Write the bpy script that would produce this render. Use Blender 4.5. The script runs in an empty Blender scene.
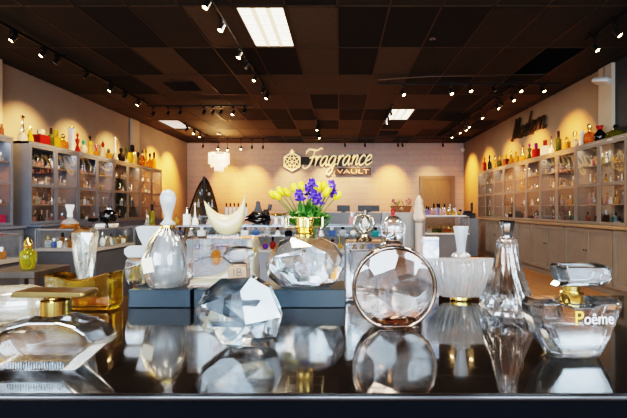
import bpy, bmesh, math, random
from mathutils import Vector, Matrix
random.seed(11)
S = bpy.context.scene
COL = S.collection
PI = math.pi
# camera model of the photograph (used to turn measured directions plus a depth into metres)
F, CX, CY, CZ = 405.0, 340.0, 209.0, 1.25
def P(x, y, d): return Vector(((x - CX) * d / F, d, CZ - (y - CY) * d / F))
def PX(x, d): return (x - CX) * d / F
def PZ(y, d): return CZ - (y - CY) * d / F

# ------------------------------------------------------------------ materials
M = {}
def mat(name, col, rough=0.5, metal=0.0, trans=0.0, ior=1.45, col2=None, scale=6.0, emit=None, estr=0.0,
        coat=0.0, bump=0.0, alpha=1.0, spec=None, stretch=None, detail=3.0):
    m = bpy.data.materials.new(name); m.use_nodes = True
    nt = m.node_tree; b = nt.nodes['Principled BSDF']
    c4 = (*col, 1)
    b.inputs['Base Color'].default_value = c4
    b.inputs['Roughness'].default_value = rough
    b.inputs['Metallic'].default_value = metal
    b.inputs['Transmission Weight'].default_value = trans
    b.inputs['IOR'].default_value = ior
    b.inputs['Coat Weight'].default_value = coat
    if spec is not None: b.inputs['Specular IOR Level'].default_value = spec
    if emit:
        b.inputs['Emission Color'].default_value = (*emit, 1); b.inputs['Emission Strength'].default_value = estr
    if col2 or bump:
        tc = nt.nodes.new('ShaderNodeTexCoord')
        n = nt.nodes.new('ShaderNodeTexNoise'); n.inputs['Scale'].default_value = scale; n.inputs['Detail'].default_value = detail
        if stretch:
            mp = nt.nodes.new('ShaderNodeMapping'); mp.inputs['Scale'].default_value = stretch
            nt.links.new(tc.outputs['Object'], mp.inputs['Vector']); nt.links.new(mp.outputs['Vector'], n.inputs['Vector'])
        else:
            nt.links.new(tc.outputs['Object'], n.inputs['Vector'])
        if col2:
            r = nt.nodes.new('ShaderNodeValToRGB')
            r.color_ramp.elements[0].color = c4; r.color_ramp.elements[1].color = (*col2, 1)
            r.color_ramp.elements[0].position = 0.35; r.color_ramp.elements[1].position = 0.65
            nt.links.new(n.outputs['Fac'], r.inputs['Fac']); nt.links.new(r.outputs['Color'], b.inputs['Base Color'])
        if bump:
            bp = nt.nodes.new('ShaderNodeBump'); bp.inputs['Strength'].default_value = bump; bp.inputs['Distance'].default_value = 0.01
            nt.links.new(n.outputs['Fac'], bp.inputs['Height']); nt.links.new(bp.outputs['Normal'], b.inputs['Normal'])
    M[name] = m
    return m

def plank_mat(name, c1, c2, mortar, scale, rough, w=0.5, h=0.25, msize=0.01, rot=(0, 0, 0), bump=0.1, spec=0.5):
    m = bpy.data.materials.new(name); m.use_nodes = True
    nt = m.node_tree; b = nt.nodes['Principled BSDF']; b.inputs['Roughness'].default_value = rough
    b.inputs['Specular IOR Level'].default_value = spec
    tc = nt.nodes.new('ShaderNodeTexCoord'); mp = nt.nodes.new('ShaderNodeMapping'); mp.inputs['Rotation'].default_value = rot
    br = nt.nodes.new('ShaderNodeTexBrick')
    br.inputs['Color1'].default_value = (*c1, 1); br.inputs['Color2'].default_value = (*c2, 1); br.inputs['Mortar'].default_value = (*mortar, 1)
    br.inputs['Scale'].default_value = scale; br.inputs['Mortar Size'].default_value = msize
    br.inputs['Brick Width'].default_value = w; br.inputs['Row Height'].default_value = h
    nt.links.new(tc.outputs['Object'], mp.inputs['Vector']); nt.links.new(mp.outputs['Vector'], br.inputs['Vector'])
    n = nt.nodes.new('ShaderNodeTexNoise'); n.inputs['Scale'].default_value = 9; n.inputs['Detail'].default_value = 4
    nt.links.new(mp.outputs['Vector'], n.inputs['Vector'])
    mx = nt.nodes.new('ShaderNodeMix'); mx.data_type = 'RGBA'; mx.blend_type = 'MULTIPLY'; mx.inputs[0].default_value = 0.35
    nt.links.new(br.outputs['Color'], mx.inputs[6]); nt.links.new(n.outputs['Color'], mx.inputs[7])
    nt.links.new(mx.outputs[2], b.inputs['Base Color'])
    bp = nt.nodes.new('ShaderNodeBump'); bp.inputs['Strength'].default_value = bump; bp.inputs['Distance'].default_value = 0.004
    nt.links.new(br.outputs['Fac'], bp.inputs['Height']); bp.invert = True
    nt.links.new(bp.outputs['Normal'], b.inputs['Normal'])
    M[name] = m
    return m

def pane_mat(name, tint=(0.95, 0.97, 0.98), gain=1.5, rough=0.0, ior=1.5):
    m = bpy.data.materials.new(name); m.use_nodes = True
    nt = m.node_tree; nt.nodes.remove(nt.nodes['Principled BSDF'])
    out = nt.nodes['Material Output']
    t = nt.nodes.new('ShaderNodeBsdfTransparent'); t.inputs['Color'].default_value = (*tint, 1)
    g = nt.nodes.new('ShaderNodeBsdfGlossy'); g.inputs['Roughness'].default_value = rough
    fr = nt.nodes.new('ShaderNodeFresnel'); fr.inputs['IOR'].default_value = ior
    mu = nt.nodes.new('ShaderNodeMath'); mu.operation = 'MULTIPLY'; mu.use_clamp = True; mu.inputs[1].default_value = gain
    mx = nt.nodes.new('ShaderNodeMixShader')
    ge = nt.nodes.new('ShaderNodeNewGeometry'); sb = nt.nodes.new('ShaderNodeMath'); sb.operation = 'SUBTRACT'; sb.inputs[0].default_value = 1.0
    m2 = nt.nodes.new('ShaderNodeMath'); m2.operation = 'MULTIPLY'
    nt.links.new(ge.outputs['Backfacing'], sb.inputs[1]); nt.links.new(sb.outputs[0], m2.inputs[1])
    nt.links.new(fr.outputs[0], mu.inputs[0]); nt.links.new(mu.outputs[0], m2.inputs[0]); nt.links.new(m2.outputs[0], mx.inputs[0])
    nt.links.new(t.outputs[0], mx.inputs[1]); nt.links.new(g.outputs[0], mx.inputs[2])
    nt.links.new(mx.outputs[0], out.inputs['Surface'])
    M[name] = m
    return m

def glass_mat(name, col=(0.97, 0.98, 0.98), rough=0.0, ior=1.5, milky=0.0, milk=(0.70, 0.74, 0.77), thin=0.22, gloss=0.10):
    # solid glass; milky mixes in some diffuse body for frosted pieces
    m = bpy.data.materials.new(name); m.use_nodes = True
    nt = m.node_tree; b = nt.nodes['Principled BSDF']
    b.inputs['Base Color'].default_value = (*col, 1); b.inputs['Roughness'].default_value = rough
    b.inputs['Transmission Weight'].default_value = 1.0; b.inputs['IOR'].default_value = ior
    out = nt.nodes['Material Output']
    n = nt.nodes.new('ShaderNodeTexNoise'); n.inputs['Scale'].default_value = 40
    tc = nt.nodes.new('ShaderNodeTexCoord'); nt.links.new(tc.outputs['Object'], n.inputs['Vector'])
    bp = nt.nodes.new('ShaderNodeBump'); bp.inputs['Strength'].default_value = 0.02; bp.inputs['Distance'].default_value = 0.002
    nt.links.new(n.outputs['Fac'], bp.inputs['Height']); nt.links.new(bp.outputs['Normal'], b.inputs['Normal'])
    src = b.outputs[0]
    if thin > 0:
        tr = nt.nodes.new('ShaderNodeBsdfTransparent'); tr.inputs['Color'].default_value = (*[v ** .5 for v in col], 1)
        m0 = nt.nodes.new('ShaderNodeMixShader'); m0.inputs[0].default_value = thin
        nt.links.new(src, m0.inputs[1]); nt.links.new(tr.outputs[0], m0.inputs[2]); src = m0.outputs[0]
    if gloss > 0:
        gl = nt.nodes.new('ShaderNodeBsdfGlossy'); gl.inputs['Roughness'].default_value = 0.03; nt.links.new(bp.outputs['Normal'], gl.inputs['Normal'])
        mg = nt.nodes.new('ShaderNodeMixShader'); mg.inputs[0].default_value = gloss
        nt.links.new(src, mg.inputs[1]); nt.links.new(gl.outputs[0], mg.inputs[2]); src = mg.outputs[0]
    nt.links.new(src, out.inputs['Surface'])
    if milky > 0:
        d = nt.nodes.new('ShaderNodeBsdfDiffuse'); d.inputs['Color'].default_value = (*milk, 1)
        tl = nt.nodes.new('ShaderNodeBsdfTranslucent'); tl.inputs['Color'].default_value = (*milk, 1)
        m1 = nt.nodes.new('ShaderNodeMixShader'); m1.inputs[0].default_value = 0.45
        nt.links.new(d.outputs[0], m1.inputs[1]); nt.links.new(tl.outputs[0], m1.inputs[2])
        m2 = nt.nodes.new('ShaderNodeMixShader'); m2.inputs[0].default_value = milky
        nt.links.new(src, m2.inputs[1]); nt.links.new(m1.outputs[0], m2.inputs[2])
        nt.links.new(m2.outputs[0], out.inputs['Surface'])
    M[name] = m
    return m

# room
mat('paint_taupe', (0.36, 0.31, 0.27), 0.7, col2=(0.33, 0.285, 0.25), scale=2, bump=0.03)
mat('paint_beige', (0.36, 0.29, 0.22), 0.7, col2=(0.33, 0.265, 0.20), scale=2, bump=0.03)
mat('paint_trim', (0.55, 0.46, 0.36), 0.55, col2=(0.52, 0.43, 0.34), scale=3)
mat('paint_cream', (0.55, 0.46, 0.37), 0.6, col2=(0.52, 0.43, 0.35), scale=3)
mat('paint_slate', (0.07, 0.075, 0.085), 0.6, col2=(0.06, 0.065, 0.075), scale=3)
plank_mat('whitewash_planks', (0.70, 0.56, 0.51), (0.66, 0.525, 0.48), (0.55, 0.43, 0.385), 1.0, 0.6, w=2.4, h=0.2, msize=0.008, rot=(PI / 2, 0, 0), bump=0.25)
plank_mat('floor_wood', (0.36, 0.19, 0.085), (0.31, 0.16, 0.07), (0.2, 0.1, 0.045), 1.0, 0.3, w=1.6, h=0.18, msize=0.006, rot=(0, 0, PI / 2), bump=0.1)
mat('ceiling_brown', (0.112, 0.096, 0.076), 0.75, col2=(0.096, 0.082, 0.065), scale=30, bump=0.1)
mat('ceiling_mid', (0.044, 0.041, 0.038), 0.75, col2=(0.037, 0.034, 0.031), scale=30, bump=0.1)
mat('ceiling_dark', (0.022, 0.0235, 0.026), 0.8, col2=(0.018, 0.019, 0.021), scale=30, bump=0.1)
mat('ceiling_grid', (0.066, 0.051, 0.037), 0.5, col2=(0.055, 0.042, 0.031), scale=10)
mat('void_black', (0.004, 0.004, 0.004), 0.9, col2=(0.006, 0.005, 0.005))
mat('black_metal', (0.012, 0.012, 0.013), 0.4, col2=(0.018, 0.017, 0.017), scale=20)
mat('grey_metal', (0.30, 0.31, 0.33), 0.35, metal=0.8, col2=(0.27, 0.28, 0.3), scale=20)
mat('lamp_glow', (1, 0.85, 0.6), 0.4, emit=(1.0, 0.66, 0.30), estr=34, col2=(1, 0.9, 0.7))
mat('lamp_off', (0.3, 0.27, 0.22), 0.2, col2=(0.35, 0.3, 0.26))
mat('diffuser_glow', (0.9, 0.9, 0.85), 0.5, emit=(1.0, 0.88, 0.70), estr=1.7, col2=(0.8, 0.8, 0.75))
mat('diffuser_bar', (0.75, 0.62, 0.42), 0.5, emit=(1.0, 0.80, 0.52), estr=0.75, col2=(0.7, 0.6, 0.45))
mat('diffuser_dim', (0.8, 0.85, 0.85), 0.5, emit=(0.85, 0.93, 0.95), estr=0.35, col2=(0.7, 0.75, 0.75))
# furniture
mat('cabinet_grey', (0.185,0.215,0.27), 0.45, col2=(0.165,0.193,0.245), scale=4)
mat('cabinet_back', (0.085, 0.092, 0.108), 0.6, col2=(0.075, 0.082, 0.097), scale=4)
mat('cabinet_grey_warm_lit', (0.24, 0.21, 0.185), 0.45, col2=(0.215, 0.187, 0.165), scale=4)  # the grey cabinets with warm lamp light put into the colour
mat('cabinet_back_warm_lit', (0.17, 0.15, 0.135), 0.6, col2=(0.15, 0.13, 0.118), scale=4)  # back panel copy, warm light put into its colour too
mat('counter_grey', (0.075, 0.078, 0.09), 0.5, col2=(0.065, 0.068, 0.078), scale=4)
mat('counter_deck', (0.3, 0.28, 0.26), 0.5, col2=(0.27, 0.25, 0.23), scale=8)
mat('shelf_wood', (0.36, 0.27, 0.20), 0.5, col2=(0.31, 0.23, 0.17), scale=8)
mat('ledge_wood', (0.33, 0.235, 0.155), 0.4, col2=(0.29, 0.205, 0.135), scale=6, stretch=(1, 8, 8))
mat('reception_blue', (0.34, 0.38, 0.42), 0.5, col2=(0.31, 0.35, 0.39), scale=4)
mat('reception_slate', (0.20, 0.22, 0.25), 0.5, col2=(0.18, 0.2, 0.23), scale=4)
mat('oak', (0.34, 0.225, 0.13), 0.5, col2=(0.29, 0.19, 0.105), scale=5, stretch=(8, 8, 1))
mat('stool_wood', (0.06, 0.048, 0.042), 0.4, col2=(0.045, 0.036, 0.03), scale=6, stretch=(1, 8, 1))
mat('walnut', (0.07, 0.04, 0.022), 0.45, col2=(0.05, 0.028, 0.016), scale=6, stretch=(6, 6, 1))
mat('hull_wood', (0.3, 0.19, 0.085), 0.55, col2=(0.23, 0.14, 0.06), scale=6, stretch=(6, 6, 1))
mat('lacquer_black', (0.008, 0.007, 0.007), 0.10, col2=(0.011, 0.009, 0.008), scale=3, coat=0.6)
mat('lacquer_edge', (0.055, 0.06, 0.07), 0.18, col2=(0.06, 0.064, 0.075), scale=3, coat=0.5)
mat('apron_black', (0.003, 0.0045, 0.007), 0.4, spec=0.12, col2=(0.004, 0.0055, 0.008), scale=3)
mat('riser_navy', (0.009, 0.018, 0.028), 0.3, col2=(0.007, 0.014, 0.022), scale=5)
pane_mat('pane'); pane_mat('pane_strong', (0.93, 0.95, 0.97), 1.9)
# decor
mat('gold', (0.86, 0.60, 0.22), 0.16, metal=1.0, col2=(0.80, 0.55, 0.19), scale=12)
mat('gold_pale', (0.88, 0.70, 0.40), 0.2, metal=1.0, col2=(0.82, 0.64, 0.36), scale=12)
mat('bar_gold', (0.26, 0.18, 0.08), 0.3, metal=1.0, col2=(0.2, 0.135, 0.06), scale=12)
mat('etch', (0.3, 0.34, 0.38), 0.5, col2=(0.25, 0.29, 0.33), scale=12)
mat('rose_gold', (0.45, 0.29, 0.19), 0.2, metal=1.0, col2=(0.38, 0.24, 0.155), scale=12)
mat('silver', (0.80, 0.80, 0.80), 0.1, metal=1.0, col2=(0.72, 0.72, 0.74), scale=12)
mat('bronze_ring', (0.42, 0.36, 0.28), 0.2, metal=1.0, col2=(0.36, 0.31, 0.25), scale=12)
mat('sign_gold', (0.90, 0.68, 0.38), 0.4, emit=(1.0, 0.68, 0.30), estr=0.55, col2=(0.86, 0.62, 0.33), scale=8)  # slight glow in the letters stands in for spot light on them
mat('sign_pink', (0.8, 0.4, 0.28), 0.4, emit=(1.0, 0.36, 0.18), estr=0.55, col2=(0.75, 0.36, 0.25), scale=8)  # block letters get an added glow as well
mat('sign_dark', (0.06, 0.05, 0.048), 0.5, col2=(0.07, 0.06, 0.055))
mat('bronze_script', (0.10, 0.07, 0.035), 0.4, metal=0.5, col2=(0.07, 0.05, 0.025), scale=10)
mat('ivory', (0.5, 0.39, 0.22), 0.3, col2=(0.46, 0.35, 0.19), scale=4, coat=0.3)
mat('white_gloss', (0.72, 0.72, 0.72), 0.25, col2=(0.68, 0.68, 0.68), scale=8)
mat('linen', (0.82, 0.76, 0.70), 0.8, col2=(0.74, 0.67, 0.61), scale=10, bump=0.4)
mat('paper', (0.80, 0.72, 0.58), 0.8, col2=(0.72, 0.63, 0.49), scale=60)
mat('black_gloss', (0.006, 0.006, 0.007), 0.08, col2=(0.01, 0.01, 0.011), coat=0.5)
mat('black_satin', (0.02, 0.02, 0.023), 0.4, col2=(0.026, 0.026, 0.03))
mat('red_gloss', (0.55, 0.05, 0.04), 0.2, col2=(0.45, 0.035, 0.03), coat=0.3)
mat('magenta', (0.62, 0.03, 0.16), 0.4, col2=(0.55, 0.025, 0.13))
mat('pale_pink', (0.72, 0.45, 0.45), 0.4, col2=(0.66, 0.40, 0.41))
mat('tulip_yellow', (0.90, 0.66, 0.03), 0.5, col2=(0.82, 0.72, 0.10), scale=30)
mat('iris_purple', (0.07, 0.035, 0.36), 0.55, col2=(0.13, 0.075, 0.48), scale=30)
mat('leaf_green', (0.05, 0.15, 0.03), 0.45, col2=(0.11, 0.25, 0.05), scale=8)
mat('dried_pink', (0.40, 0.14, 0.16), 0.8, col2=(0.5, 0.25, 0.25), scale=20)
mat('wicker', (0.22, 0.10, 0.045), 0.6, col2=(0.10, 0.045, 0.02), scale=60, bump=0.6)
mat('print_blue', (0.16, 0.25, 0.48), 0.5, col2=(0.86, 0.87, 0.9), scale=38)
mat('crystal_glow', (1, 0.92, 0.85), 0.1, emit=(1.0, 0.78, 0.55), estr=6.0, col2=(1, 0.95, 0.9), scale=40)
mat('crystal_drop', (1, 0.93, 0.88), 0.05, emit=(1.0, 0.66, 0.40), estr=0.75, col2=(0.8, 0.68, 0.58), scale=60)
glass_mat('clear_glass', ior=1.52, gloss=.08)
glass_mat('clear_glass_cool', (0.88, 0.95, 0.995), ior=1.6, thin=.12, gloss=.16)  # blue tint stands in for cool window light in the glass
glass_mat('octagon_glass', (0.88, 0.95, 0.995), ior=1.56, thin=.15, gloss=.055)  # same window light tint put into the colour
glass_mat('smoke_glass', (0.62, 0.52, 0.46), thin=.22, gloss=.06)
glass_mat('amber_rim', (0.50, 0.30, 0.17), thin=.15)
glass_mat('amber_glass', (0.92, 0.55, 0.035), thin=.12, gloss=.05)
glass_mat('yellow_drop', (0.90, 0.80, 0.12))
glass_mat('pale_gold_glass', (0.97, 0.93, 0.80))
glass_mat('frosted', (0.95, 0.97, 0.99), 0.35, milky=0.55, milk=(0.58, 0.62, 0.66))
glass_mat('frosted_core', (0.93, 0.96, 0.98), 0.3, milky=0.55, milk=(0.66, 0.72, 0.78))
glass_mat('frosted_clear', (0.96, 0.98, 0.99), 0.1, milky=0.28)
glass_mat('cream_glass', (0.95, 0.90, 0.80), 0.12, milky=0.22, milk=(0.70, 0.62, 0.50), thin=.1)
# translucent solids for the many small bottles
SMALL = {}
for nm, c in dict(clear=(0.86, 0.88, 0.88), amber=(0.70, 0.28, 0.05), honey=(0.80, 0.52, 0.14), pink=(0.72, 0.36, 0.34), white=(0.86, 0.85, 0.82),
                  blue=(0.10, 0.20, 0.48), green=(0.06, 0.10, 0.03), olive=(0.40, 0.36, 0.04), red=(0.30, 0.03, 0.028), black=(0.012, 0.012, 0.014),
                  purple=(0.17, 0.06, 0.34), teal=(0.04, 0.36, 0.36), lavender=(0.34, 0.32, 0.62), yellow=(0.78, 0.56, 0.08), brown=(0.25, 0.10, 0.04)).items():
    tr = 0.0 if nm in ('white', 'black') else (0.75 if nm in ('clear', 'honey', 'amber', 'olive', 'yellow') else 0.45)
    SMALL[nm] = mat('bottle_' + nm, c, 0.08, trans=tr, ior=1.3, col2=tuple(v * 0.92 for v in c), scale=25)

# ------------------------------------------------------------------ mesh builder
class MB:
    def __init__(s): s.bm = bmesh.new(); s.mi = 0
    def _done(s, faces):
        for f in faces: f.material_index = s.mi
    def box(s, x0, x1, y0, y1, z0, z1):
        v = [s.bm.verts.new(p) for p in ((x0,y0,z0),(x1,y0,z0),(x1,y1,z0),(x0,y1,z0),(x0,y0,z1),(x1,y0,z1),(x1,y1,z1),(x0,y1,z1))]
        s._done([s.bm.faces.new([v[i] for i in q]) for q in ((0,3,2,1),(4,5,6,7),(0,1,5,4),(1,2,6,5),(2,3,7,6),(3,0,4,7))]); return s
    def rings(s, rings, closed=True, caps=True):
        R = [[s.bm.verts.new(p) for p in r] for r in rings]; fs = []
        for a, b in zip(R, R[1:]):
            n = len(a)
            for i in range(n if closed else n - 1):
                j = (i + 1) % n
                fs.append(s.bm.faces.new((a[i], a[j], b[j], b[i])))
        if caps:
            fs.append(s.bm.faces.new(list(reversed(R[0])))); fs.append(s.bm.faces.new(R[-1]))
        s._done(fs); return s
    def lathe(s, prof, seg=24, c=(0,0,0), axis='z', lobes=0, amp=0.0, twist=0.0, sx=1.0, sy=1.0):
        rings = []
        for r, z in prof:
            ring = []
            for i in range(seg):
                a = 2 * PI * i / seg
                rr = max(r, 1e-4) * (1 + (amp * math.cos(lobes * (a + twist * z)) if lobes else 0))
                x, y = rr * math.cos(a) * sx, rr * math.sin(a) * sy
                p = (x, y, z) if axis == 'z' else ((z, x, y) if axis == 'x' else (y, z, x))
                ring.append((p[0] + c[0], p[1] + c[1], p[2] + c[2]))
            rings.append(ring)
        return s.rings(rings)
    def ball(s, r, c=(0,0,0), seg=16, n=8, sx=1, sy=1, sz=1):
        prof = [(r * math.sin(PI * (k + 0.02) / (n + 0.04)), -r * math.cos(PI * (k + 0.02) / (n + 0.04)) * sz) for k in range(n + 1)]
        return s.lathe(prof, seg, c, sx=sx, sy=sy)
    def loft(s, layers):   # layers: list of (polygon in xz, y)
        rr = [[(x, y, z) for x, z in poly] for poly, y in layers]
        a = 0.0; p = layers[0][0]
        for (x0, z0), (x1, z1) in zip(p, p[1:] + p[:1]): a += x0 * z1 - x1 * z0
        if (a > 0) == (layers[-1][1] > layers[0][1]): rr = [list(reversed(r)) for r in rr]
        return s.rings(rr)
    def prism(s, poly, y0, y1): return s.loft([(poly, y0), (poly, y1)])
    def slab(s, poly, D, edge, inset, y=0.0):
        cx = sum(p[0] for p in poly) / len(poly); cz = sum(p[1] for p in poly) / len(poly)
        ip = [(cx + (x - cx) * inset, cz + (z - cz) * inset) for x, z in poly]
        return s.loft([(ip, y - D / 2), (poly, y - D / 2 + edge), (poly, y + D / 2 - edge), (ip, y + D / 2)])
    def tube(s, path, r, seg=8, closed=False, flat=1.0):
        path = [Vector(p) for p in path]; n = len(path)
        rs = r if isinstance(r, (list, tuple)) else [r] * n
        rings = []; up = Vector((0, 0, 1)); prev = None
        for i, p in enumerate(path):
            a = path[i - 1] if (i > 0 or closed) else p; b = path[(i + 1) % n] if (i < n - 1 or closed) else p
            t = (b - a)
            if t.length < 1e-9: t = Vector((0, 0, 1))
            t.normalize()
            if prev is None:
                u = t.cross(up)
                if u.length < 1e-3: u = t.cross(Vector((0, 1, 0)))
            else: u = prev - t * prev.dot(t)
            u.normalize(); prev = u; w = t.cross(u)
            rings.append([tuple(p + (u * math.cos(k * 2 * PI / seg) + w * math.sin(k * 2 * PI / seg) * flat) * rs[i]) for k in range(seg)])
        if closed:
            rings.append(rings[0]); return s.rings(rings, caps=False)
        return s.rings(rings)
    def ribbon(s, pts, w, y0, y1):   # flat stroke in the xz plane
        n = len(pts); L = []; R = []
        ws = w if isinstance(w, (list, tuple)) else [w] * n
        for i, (x, z) in enumerate(pts):
            a = pts[max(i - 1, 0)]; b = pts[min(i + 1, n - 1)]
            tx, tz = b[0] - a[0], b[1] - a[1]; l = math.hypot(tx, tz) or 1
            nx, nz = -tz / l * ws[i] / 2, tx / l * ws[i] / 2
            L.append((x + nx, z + nz)); R.append((x - nx, z - nz))
        fs = []
        V = [[s.bm.verts.new((p[0], y, p[1])) for p in side] for y in (y0, y1) for side in (L, R)]
        for i in range(n - 1):
            for a, b in ((0, 1), (1, 3), (3, 2), (2, 0)):
                fs.append(s.bm.faces.new((V[a][i], V[a][i + 1], V[b][i + 1], V[b][i])))
        fs.append(s.bm.faces.new((V[0][0], V[1][0], V[3][0], V[2][0]))); fs.append(s.bm.faces.new((V[0][-1], V[2][-1], V[3][-1], V[1][-1])))
        s._done(fs); return s
    def hull(s, pts):
        vs = [s.bm.verts.new(p) for p in pts]
        r = bmesh.ops.convex_hull(s.bm, input=vs)
        bad = [g for g in r['geom_interior'] if isinstance(g, bmesh.types.BMVert)]
        if bad: bmesh.ops.delete(s.bm, geom=bad, context='VERTS')
        return s
    def petal(s, base, tip, w, bend=0.0, side=Vector((1, 0, 0))):
        base, tip = Vector(base), Vector(tip); ax = tip - base
        nrm = ax.cross(side)
        if nrm.length < 1e-6: nrm = Vector((0, 1, 0))
        nrm.normalize(); sd = nrm.cross(ax).normalized()
        L = []; R = []; C = []
        for k in range(5):
            t = k / 4; ww = w * math.sin(PI * (0.12 + 0.86 * t)) * 0.5
            p = base + ax * t + nrm * bend * math.sin(PI * t)
            L.append(s.bm.verts.new(p + sd * ww)); C.append(s.bm.verts.new(p + nrm * ww * 0.25)); R.append(s.bm.verts.new(p - sd * ww))
        fs = []
        for k in range(4):
            fs.append(s.bm.faces.new((L[k], C[k], C[k + 1], L[k + 1]))); fs.append(s.bm.faces.new((C[k], R[k], R[k + 1], C[k + 1])))
        s._done(fs); return s
    def move(s, mtx): bmesh.ops.transform(s.bm, matrix=mtx, verts=s.bm.verts[:]); return s
    def build(s, name, mats, parent=None, loc=(0, 0, 0), rot=(0, 0, 0), smooth=None, bevel=0.0, recalc=True):
        if recalc: bmesh.ops.recalc_face_normals(s.bm, faces=s.bm.faces[:])
        me = bpy.data.meshes.new(name); s.bm.to_mesh(me); s.bm.free()
        for m in (mats if isinstance(mats, (list, tuple)) else [mats]): me.materials.append(M[m] if isinstance(m, str) else m)
        if smooth is not None:
            me.shade_smooth(); me.set_sharp_from_angle(angle=math.radians(smooth))
        o = bpy.data.objects.new(name, me); COL.objects.link(o)
        o.location = loc; o.rotation_euler = rot
        if parent is not None: o.parent = parent
        if bevel:
            b = o.modifiers.new('Bevel', 'BEVEL'); b.width = bevel; b.segments = 2; b.limit_method = 'ANGLE'; b.angle_limit = math.radians(40)
        return o

def tag(o, label=None, cat=None, group=None, kind=None):
    if label: o['label'] = label
    if cat: o['category'] = cat
    if group: o['group'] = group
    if kind: o['kind'] = kind
    return o
def thing(name, label, cat, loc=(0, 0, 0), rz=0.0, group=None):
    o = bpy.data.objects.new(name, None); COL.objects.link(o); o.empty_display_size = 0.1
    o.location = loc; o.rotation_euler = (0, 0, rz)
    return tag(o, label, cat, group)
def kids(o): return [c for c in bpy.data.objects if c.parent is o]
def copy_tree(o, parent=None):
    c = o.copy(); COL.objects.link(c); c.parent = parent
    for ch in kids(o): copy_tree(ch, c)
    return c
def smoothpath(pts, n=6, closed=False):
    out = []; N = len(pts)
    for i in range(N if closed else N - 1):
        p0 = pts[(i - 1) % N] if (closed or i > 0) else pts[i]; p1 = pts[i]; p2 = pts[(i + 1) % N]
        p3 = pts[(i + 2) % N] if (closed or i + 2 < N) else p2
        for k in range(n):
            t = k / n
            out.append(tuple(0.5 * ((2 * b) + (-a + c) * t + (2 * a - 5 * b + 4 * c - d) * t * t + (-a + 3 * b - 3 * c + d) * t ** 3) for a, b, c, d in zip(p0, p1, p2, p3)))
    if not closed: out.append(tuple(pts[-1]))
    return out
def text_obj(s, name, m, width, height, parent, loc, rot=(PI / 2, 0, 0), depth=0.0008, shear=0.0):
    cu = bpy.data.curves.new(name, 'FONT'); cu.body = s; cu.size = 1; cu.extrude = 0.02; cu.shear = shear
    t = bpy.data.objects.new(name, cu); COL.objects.link(t)
    dg = bpy.context.evaluated_depsgraph_get()
    me = bpy.data.meshes.new_from_object(t.evaluated_get(dg)); bpy.data.objects.remove(t)
    xs = [v.co.x for v in me.vertices]; ys = [v.co.y for v in me.vertices]
    x0, x1, y1 = min(xs), max(xs), max(ys); y0 = min(ys)
    sx, sy = width / (x1 - x0), height / (y1 - y0)
    for v in me.vertices: v.co = ((v.co.x - x0) * sx, (v.co.y - y0) * sy, v.co.z / 0.02 * depth)
    me.materials.clear(); me.materials.append(M[m])
    o = bpy.data.objects.new(name, me); COL.objects.link(o); o.parent = parent; o.location = loc; o.rotation_euler = rot
    return o
NTH = ['first', 'second', 'third', 'fourth', 'fifth', 'sixth', 'seventh', 'eighth', 'ninth', 'tenth', 'eleventh', 'twelfth', 'thirteenth', 'fourteenth', 'fifteenth', 'sixteenth', 'seventeenth', 'eighteenth', 'nineteenth', 'twentieth']

# ------------------------------------------------------------------ room shell
XL, XR, YB, YF, ZC = -5.47, 4.43, 14.5, -2.6, 3.61
def structure(name, mb, m, **k): return tag(mb.build(name, m, **k), kind='structure')
structure('floor', MB().box(XL - 0.3, XR + 0.3, YF, YB, -0.1, 0), 'floor_wood')
structure('wall_back', MB().box(XL - 0.1, XR + 0.1, YB, YB + 0.1, 0, ZC + 0.1), 'whitewash_planks')
w = MB(); w.box(XL - 0.15, XL, 6.42, YB, 0, ZC + 0.1); structure('wall_left', w, 'paint_taupe')
w = MB(); w.box(XL - 0.15, XL + 0.12, YF, 6.42, 0, ZC + 0.1); structure('wall_left_near', w, 'paint_cream')
w = MB(); w.box(XR, XR + 0.15, 6.85, YB, 0, ZC + 0.1); structure('wall_right', w, 'paint_beige')
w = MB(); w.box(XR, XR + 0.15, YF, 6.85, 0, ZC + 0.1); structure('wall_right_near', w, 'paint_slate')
structure('trim_1', MB().box(XL, XL + 0.05, 10.55, 10.95, 0, ZC), 'paint_trim')
structure('trim_2', MB().box(XR - 0.06, XR + 0.01, 6.52, 6.85, 0, ZC), 'paint_trim')
structure('baseboard_back', MB().box(XL, XR, YB - 0.02, YB, 0, 0.12), 'paint_trim')
# storefront wall behind the viewer: piers, sill and header leave three openings for daylight
w = MB(); w.box(XL - 0.15, XR + 0.15, YF - 0.15, YF, 0, 0.35); w.box(XL - 0.15, XR + 0.15, YF - 0.15, YF, 3.0, ZC + 0.1)
for xx in (XL, -2.3, 1.0, XR): w.box(xx - 0.15, xx + 0.15, YF - 0.15, YF, 0.35, 3.0)
structure('wall_front', w, 'paint_slate')
for i, (a, b) in enumerate(((XL + 0.15, -2.45), (-2.15, 0.85), (1.15, XR - 0.15))):
    w = MB()
    for z0, z1 in ((0.35, 0.41), (2.94, 3.0), (2.2, 2.25)): w.box(a, b, YF - 0.1, YF - 0.04, z0, z1)
    for x0 in (a, (a + b) / 2 - 0.03, b - 0.06): w.box(x0, x0 + 0.06, YF - 0.1, YF - 0.04, 0.35, 3.0)
    fr = structure('window_%d' % (i + 1), w, 'black_metal')
    MB().box(a, b, YF - 0.075, YF - 0.07, 0.36, 2.99).build('window_pane', 'pane', fr)

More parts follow.
